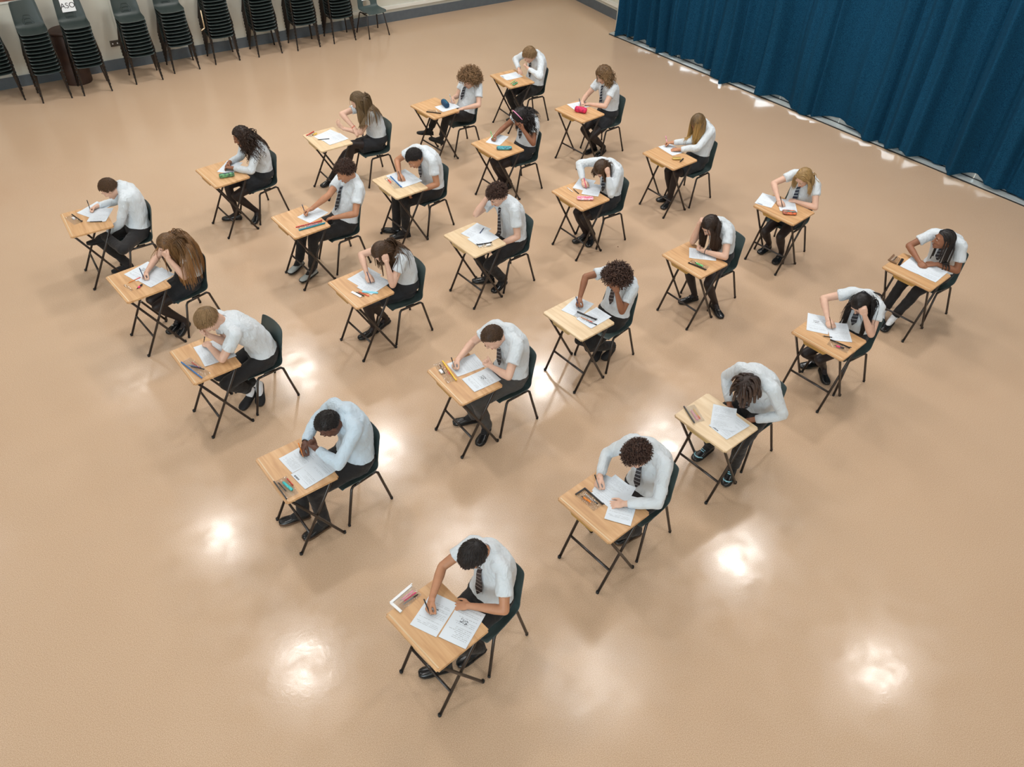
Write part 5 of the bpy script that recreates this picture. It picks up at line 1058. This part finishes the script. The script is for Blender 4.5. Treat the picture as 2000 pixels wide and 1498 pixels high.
c(9, (-.284,-.040), (-.008,-.081), (-.010,-.156), 'yellow', 'clear pencil case with yellow zip on the desk of '+W(9), .085, .012); loose(9, 'pen', (-.262,-.085), (-.128,-.117), 'black', 'black pen in the yellow-zipped case of '+W(9), .006); loose(9, 'eraser', (-.193,-.125), (-.150,-.129), 'white', 'white eraser in the yellow-zipped case of '+W(9), .003); loose(9, 'pencil', (-.24,-.062), (-.10,-.083), 'orange', 'orange pencil in the yellow-zipped case of '+W(9), .004)
c(10, (-.204,.005), (-.004,-.001), (-.007,-.093), 'black', 'glittering clear pencil case with black zip of '+W(10), .095, .010, True); loose(10, 'highlighter', (-.160,-.070), (-.075,-.058), 'orange', 'orange highlighter in the clear case of '+W(10), .002); loose(10, 'pen', (-.168,-.035), (-.031,-.030), 'clear', 'silver pen in the clear case of '+W(10), .004)
c(11, (-.262,-.060), (-.205,-.185), (-.14,-.06), 'red', 'clear case with red zip at the desk corner of '+W(11), .06); loose(11, 'pen', (-.035,-.129), (.022,.014), 'black', 'black and silver pen lying across the paper of '+W(11)); loose(11, 'highlighter', (-.165,-.130), (-.185,-.055), 'yellow', 'yellow highlighter on the desk of '+W(11), .003)
c(12, (-.195,-.001), (.090,-.037), (.054,-.115), 'blue', 'clear pencil case with dark blue zip on the desk of '+W(12), .085, .010); loose(12, 'highlighter', (-.157,-.065), (-.064,-.080), 'coral', 'orange-red highlighter in the case of '+W(12), .002)
c(13, (.172,.092), (.110,-.058), (.196,-.059), 'black', 'small clear case with black zip of '+W(13), .06); loose(13, 'eraser', (.185,.012), (.193,.055), 'white', 'white eraser in the case of '+W(13), .003); loose(13, 'pen', (-.109,.213), (-.050,.110), 'navy', 'dark blue pen lying on the papers of '+W(13))
c(14, (-.066,.043), (.134,.100), (.163,.049), 'black', 'clear pencil case with black zip on the papers of '+W(14), .075, .012); loose(14, 'pencil', (.002,.005), (.140,.042), 'orange', 'orange pencil in the case of '+W(14), .004); loose(14, 'pen', (.105,.018), (.192,.050), 'grey', 'grey pen beside the case of '+W(14))
c(15, (-.280,-.081), (-.098,-.161), (-.067,-.067), 'black', 'clear pencil case with black zip in front of '+W(15), .10, .010); loose(15, 'pen', (-.223,-.068), (-.100,-.117), 'palepink', 'pink pen in the clear case of '+W(15), .004); loose(15, 'pencil', (-.219,-.040), (-.098,-.090), 'yellow', 'yellow pencil in the clear case of '+W(15), .004)
cloth_case(16, (-.035,.165), (.120,.120), .036, 'denim_case', 'big dark blue cloth pencil case of '+W(16), 1.0, zc='sea'); c(16, (.038,-.172), (.197,-.055), (.148,.018), 'black', 'clear pencil case with black zip of '+W(16), .085)
cloth_case(17, (.055,-.060), (.168,.093), .034, 'bluepat', 'blue patterned hard pencil case of '+W(17), .48, zc='teal')
cloth_case(18, (.044,-.095), (.160,.053), .040, 'pinkpat', 'pink and white patterned pencil case of '+W(18), .28, zc='pink'); loose(18, 'pen', (-.221,-.019), (-.099,-.035), 'white', 'white pen on the desk of '+W(18)); loose(18, 'pen', (-.151,.017), (-.023,-.006), 'black', 'black pen on the desk of '+W(18))
c(19, (.009,-.111), (.206,-.064), (.154,.021), 'black', 'clear pencil case with black zip of '+W(19), .08, .010); loose(19, 'highlighter', (.051,-.060), (.150,-.048), 'green', 'bright green highlighter in the case of '+W(19), .002, .009)
c(20, (.037,-.044), (.224,-.010), (.250,-.120), 'black', 'clear pencil case with black zip of '+W(20), .085); loose(20, 'highlighter', (.107,-.092), (.190,-.064), 'pink', 'pink highlighter in the case of '+W(20), .002); loose(20, 'pen', (-.045,-.050), (.030,.00), 'black', 'short black pen at the paper edge of '+W(20))
loose(21, 'pen', (.165,-.137), (.100,-.015), 'green', 'green pen on the desk of '+W(21)); cloth_case(21, (.215,-.127), (.175,-.030), .018, 'camo', 'small green pencil case of '+W(21), .5)
cloth_case(22, (-.043,-.046), (.104,.025), .040, 'pinkcloth', 'bright pink cloth pencil case of '+W(22), .85, zc='pink')
cloth_case(23, (.070,-.032), (.130,.055), .030, 'p_gold', 'small gold pencil case of '+W(23), .4, zc='brown'); loose(23, 'highlighter', (.185,-.019), (.149,.079), 'black', 'stubby black marker on the desk of '+W(23))
cloth_case(24, (.040,-.090), (.150,.015), .045, 'colourpack', 'orange and dark pencil case of '+W(24), .25, zc='teal')
e = c(25, (-.285,-.061), (-.301,.073), (-.203,.098), 'brown', 'brown opened pencil case at the desk corner of '+W(25), .085, .02, True); loose(25, 'pen', (-.251,-.050), (-.265,.067), 'black', 'black pen in the open case of '+W(25), .004); loose(25, 'ruler', (-.171,-.052), (-.208,.092), 'black', 'dark folded strip beside the open case of '+W(25), .0)

# ================================================================ chair stacks along the left wall
def chair_world(o, p, ang, label, group): o.location = p; o.rotation_euler = (0, 0, ang); tag(o, label, 'chair', group)
STK = [(-7.73, 11.80), (-7.07, 11.93), (-6.575, 12.24), (-5.95, 12.73), (-5.505, 13.205), (-4.955, 13.635), (-4.335, 14.015), (-3.745, 14.365), (-3.19, 14.75)]
COUNT = [12, 12, 12, 11, 11, 13, 13, 13, 12]
NAMES = ['in the leftmost stack', 'in the stack left of the brown drum', 'in the stack with the ASO sign', 'in the stack right of the wall socket', 'in the stack left of the wooden stick', 'in the stack with the wooden stick', 'in the stack right of the wooden stick', 'second stack from the single chair', 'in the stack beside the single chair']
ORD = ['bottom', 'second', 'third', 'fourth', 'fifth', 'sixth', 'seventh', 'eighth', 'ninth', 'tenth', 'eleventh', 'twelfth', 'thirteenth']
STACKCH = make_chair(SHELL.copy(), M['shell2']); firstc = True
PITCHZ, SHIFT = .0505, .004
for i, (fx, fy) in enumerate(STK):
    dirn = WN; ang = math.atan2(dirn[0], -dirn[1])       # chairs face into the hall
    rs = np.random.RandomState(i); dist = (WL0-np.array([fx, fy]))@(-WN); shf = max(0, min(SHIFT, (dist-.50)/(COUNT[i]-1)))
    for j in range(COUNT[i]):
        o = STACKCH if firstc else copy_tree(STACKCH); firstc = False
        c_ = np.array([fx, fy])-dirn*(.215+shf*j)+WD*rs.uniform(-.003, .003)
        pos_ = 'top' if j == COUNT[i]-1 else ORD[j]
        lab = 'dark plastic chair, %s %s' % ((pos_ if j in (0, COUNT[i]-1) else pos_+' from the bottom'), NAMES[i])
        chair_world(o, (c_[0], c_[1], PITCHZ*j), ang, lab, 'stacked chairs along the left wall')
    if i == 2: top2 = (np.array([fx, fy])-dirn*(.215+shf*(COUNT[i]-1)), PITCHZ*(COUNT[i]-1), ang)
single = copy_tree(CHAIR); f_ = (np.array([-2.81, 14.9])+np.array([-2.46, 15.16]))/2; sc_ = f_-WN*.215
ang_s = math.atan2(WN[0], -WN[1])+math.radians(6); chair_world(single, (sc_[0], sc_[1], 0), ang_s, 'single dark green plastic chair with a paper sign standing against the left wall', None)

def sign(center, z0, ang, text, label, size, w=.19, h=.25):
    e = empty('paper_sign', (center[0], center[1], z0), ang, label, 'sign'); tilt = math.atan2(.229-.172, .746-.515)
    def P(x, t, off): return (x, .176+math.sin(tilt)*t-off*math.cos(tilt)-.006, .535+math.cos(tilt)*t+off*math.sin(tilt)*1.0)
    b = MB(); V = [P(x, t, o_) for o_ in (.008, .009) for x, t in ((-w/2, 0), (w/2, 0), (w/2, h), (-w/2, h))]
    b.add(V, [(3, 2, 1, 0), (4, 5, 6, 7), (0, 1, 5, 4), (1, 2, 6, 5), (2, 3, 7, 6), (3, 0, 4, 7)]); b.build('sheet', M['p_white'], e)
    fc = D.curves.new('txt', 'FONT'); fc.body = text; fc.size = size; fc.align_x = 'CENTER'; fc.extrude = .0004; fo = D.objects.new('t', fc); COL.objects.link(fo)
    dg = bpy.context.evaluated_depsgraph_get(); dg.update(); me = D.meshes.new_from_object(fo.evaluated_get(dg)); D.objects.remove(fo)
    for v in me.vertices: x, y, z = v.co; v.co = P(x, y+h*.20, .0094+z)
    link('lettering', me, M['p_black'], e)
sign(top2[0], top2[1], top2[2], 'ASO', 'white paper sign reading ASO on the back of a stacked chair', .105)
sign(sc_, 0, ang_s, 'B', 'white paper sign with one letter on the single chair by the wall', .13)

# brown drum between two stacks, wall socket, stick, notice board
dr = empty('drum_bin', (-7.06, 12.68, 0), 0, 'tall brown cylindrical drum standing between two chair stacks', 'bin')
M['drum'] = mat('brown_drum', srgb(74, 52, 42), .5, noise=(6, srgb(56, 38, 32), .8))
b = MB(); b.tube([(0, 0, 0), (0, 0, .02), (0, 0, .76), (0, 0, .765)], [.200, .205, .205, .198], 32); b.build('drum_body', M['drum'], dr, True)
b = MB(); b.tube([(0, 0, .76), (0, 0, .785), (0, 0, .80)], [.213, .213, .19], 32); b.build('lid', M['drum'], dr, True)
b = MB(); p = CORNER-WD*8.68; so = empty('wall_socket', (p[0], p[1], .41), math.atan2(WD[1], WD[0]), 'small dark metal double wall socket on the left wall', 'socket')
b.box((0, -.006, 0), (.145, .012, .09)); b.build('face_plate', mat('dark_metal_plate', srgb(84, 82, 78), .35, metal=.6), so)
for x in (-.036, .036): b = MB(); b.box((x, -.015, .0), (.016, .008, .02)); b.build('switch', M['p_white'], so)
for x in (-.062, .062): b = MB(); b.tube([(x, -.013, .03), (x, -.0105, .03)], .004, 8); b.build('screw', M['chrome'], so)
st = empty('wooden_stick', (-5.17, 13.485, .62), math.atan2(WD[1], WD[0]), 'thin pale wooden stick wedged upright in the legs of a chair stack', 'stick')
b = MB(); b.tube([(0, 0, -.02), (0, 0, .26)], .009, 8); b.build('shaft', M['wood_pale'], st, True); b = MB(); b.tube([(0, 0, -.015), (-.06, .0, -.045)], .009, 8); b.build('hook', M['wood_pale'], st, True)
nb = empty('notice_board', tuple(CORNER-WD*10.55)+(1.62,), math.atan2(WD[1], WD[0]), 'reddish brown patterned notice board on the wall at the upper left', 'notice board')
b = MB(); b.box((0, -.012, 0), (1.8, .024, .82)); b.build('board_frame', M['white_trim'], nb); b = MB(); b.box((0, -.026, 0), (1.74, .006, .76)); b.build('board_face', mat('notice_board_face', srgb(150, 104, 84), .7, noise=(9, srgb(92, 60, 56), 1.0)), nb)
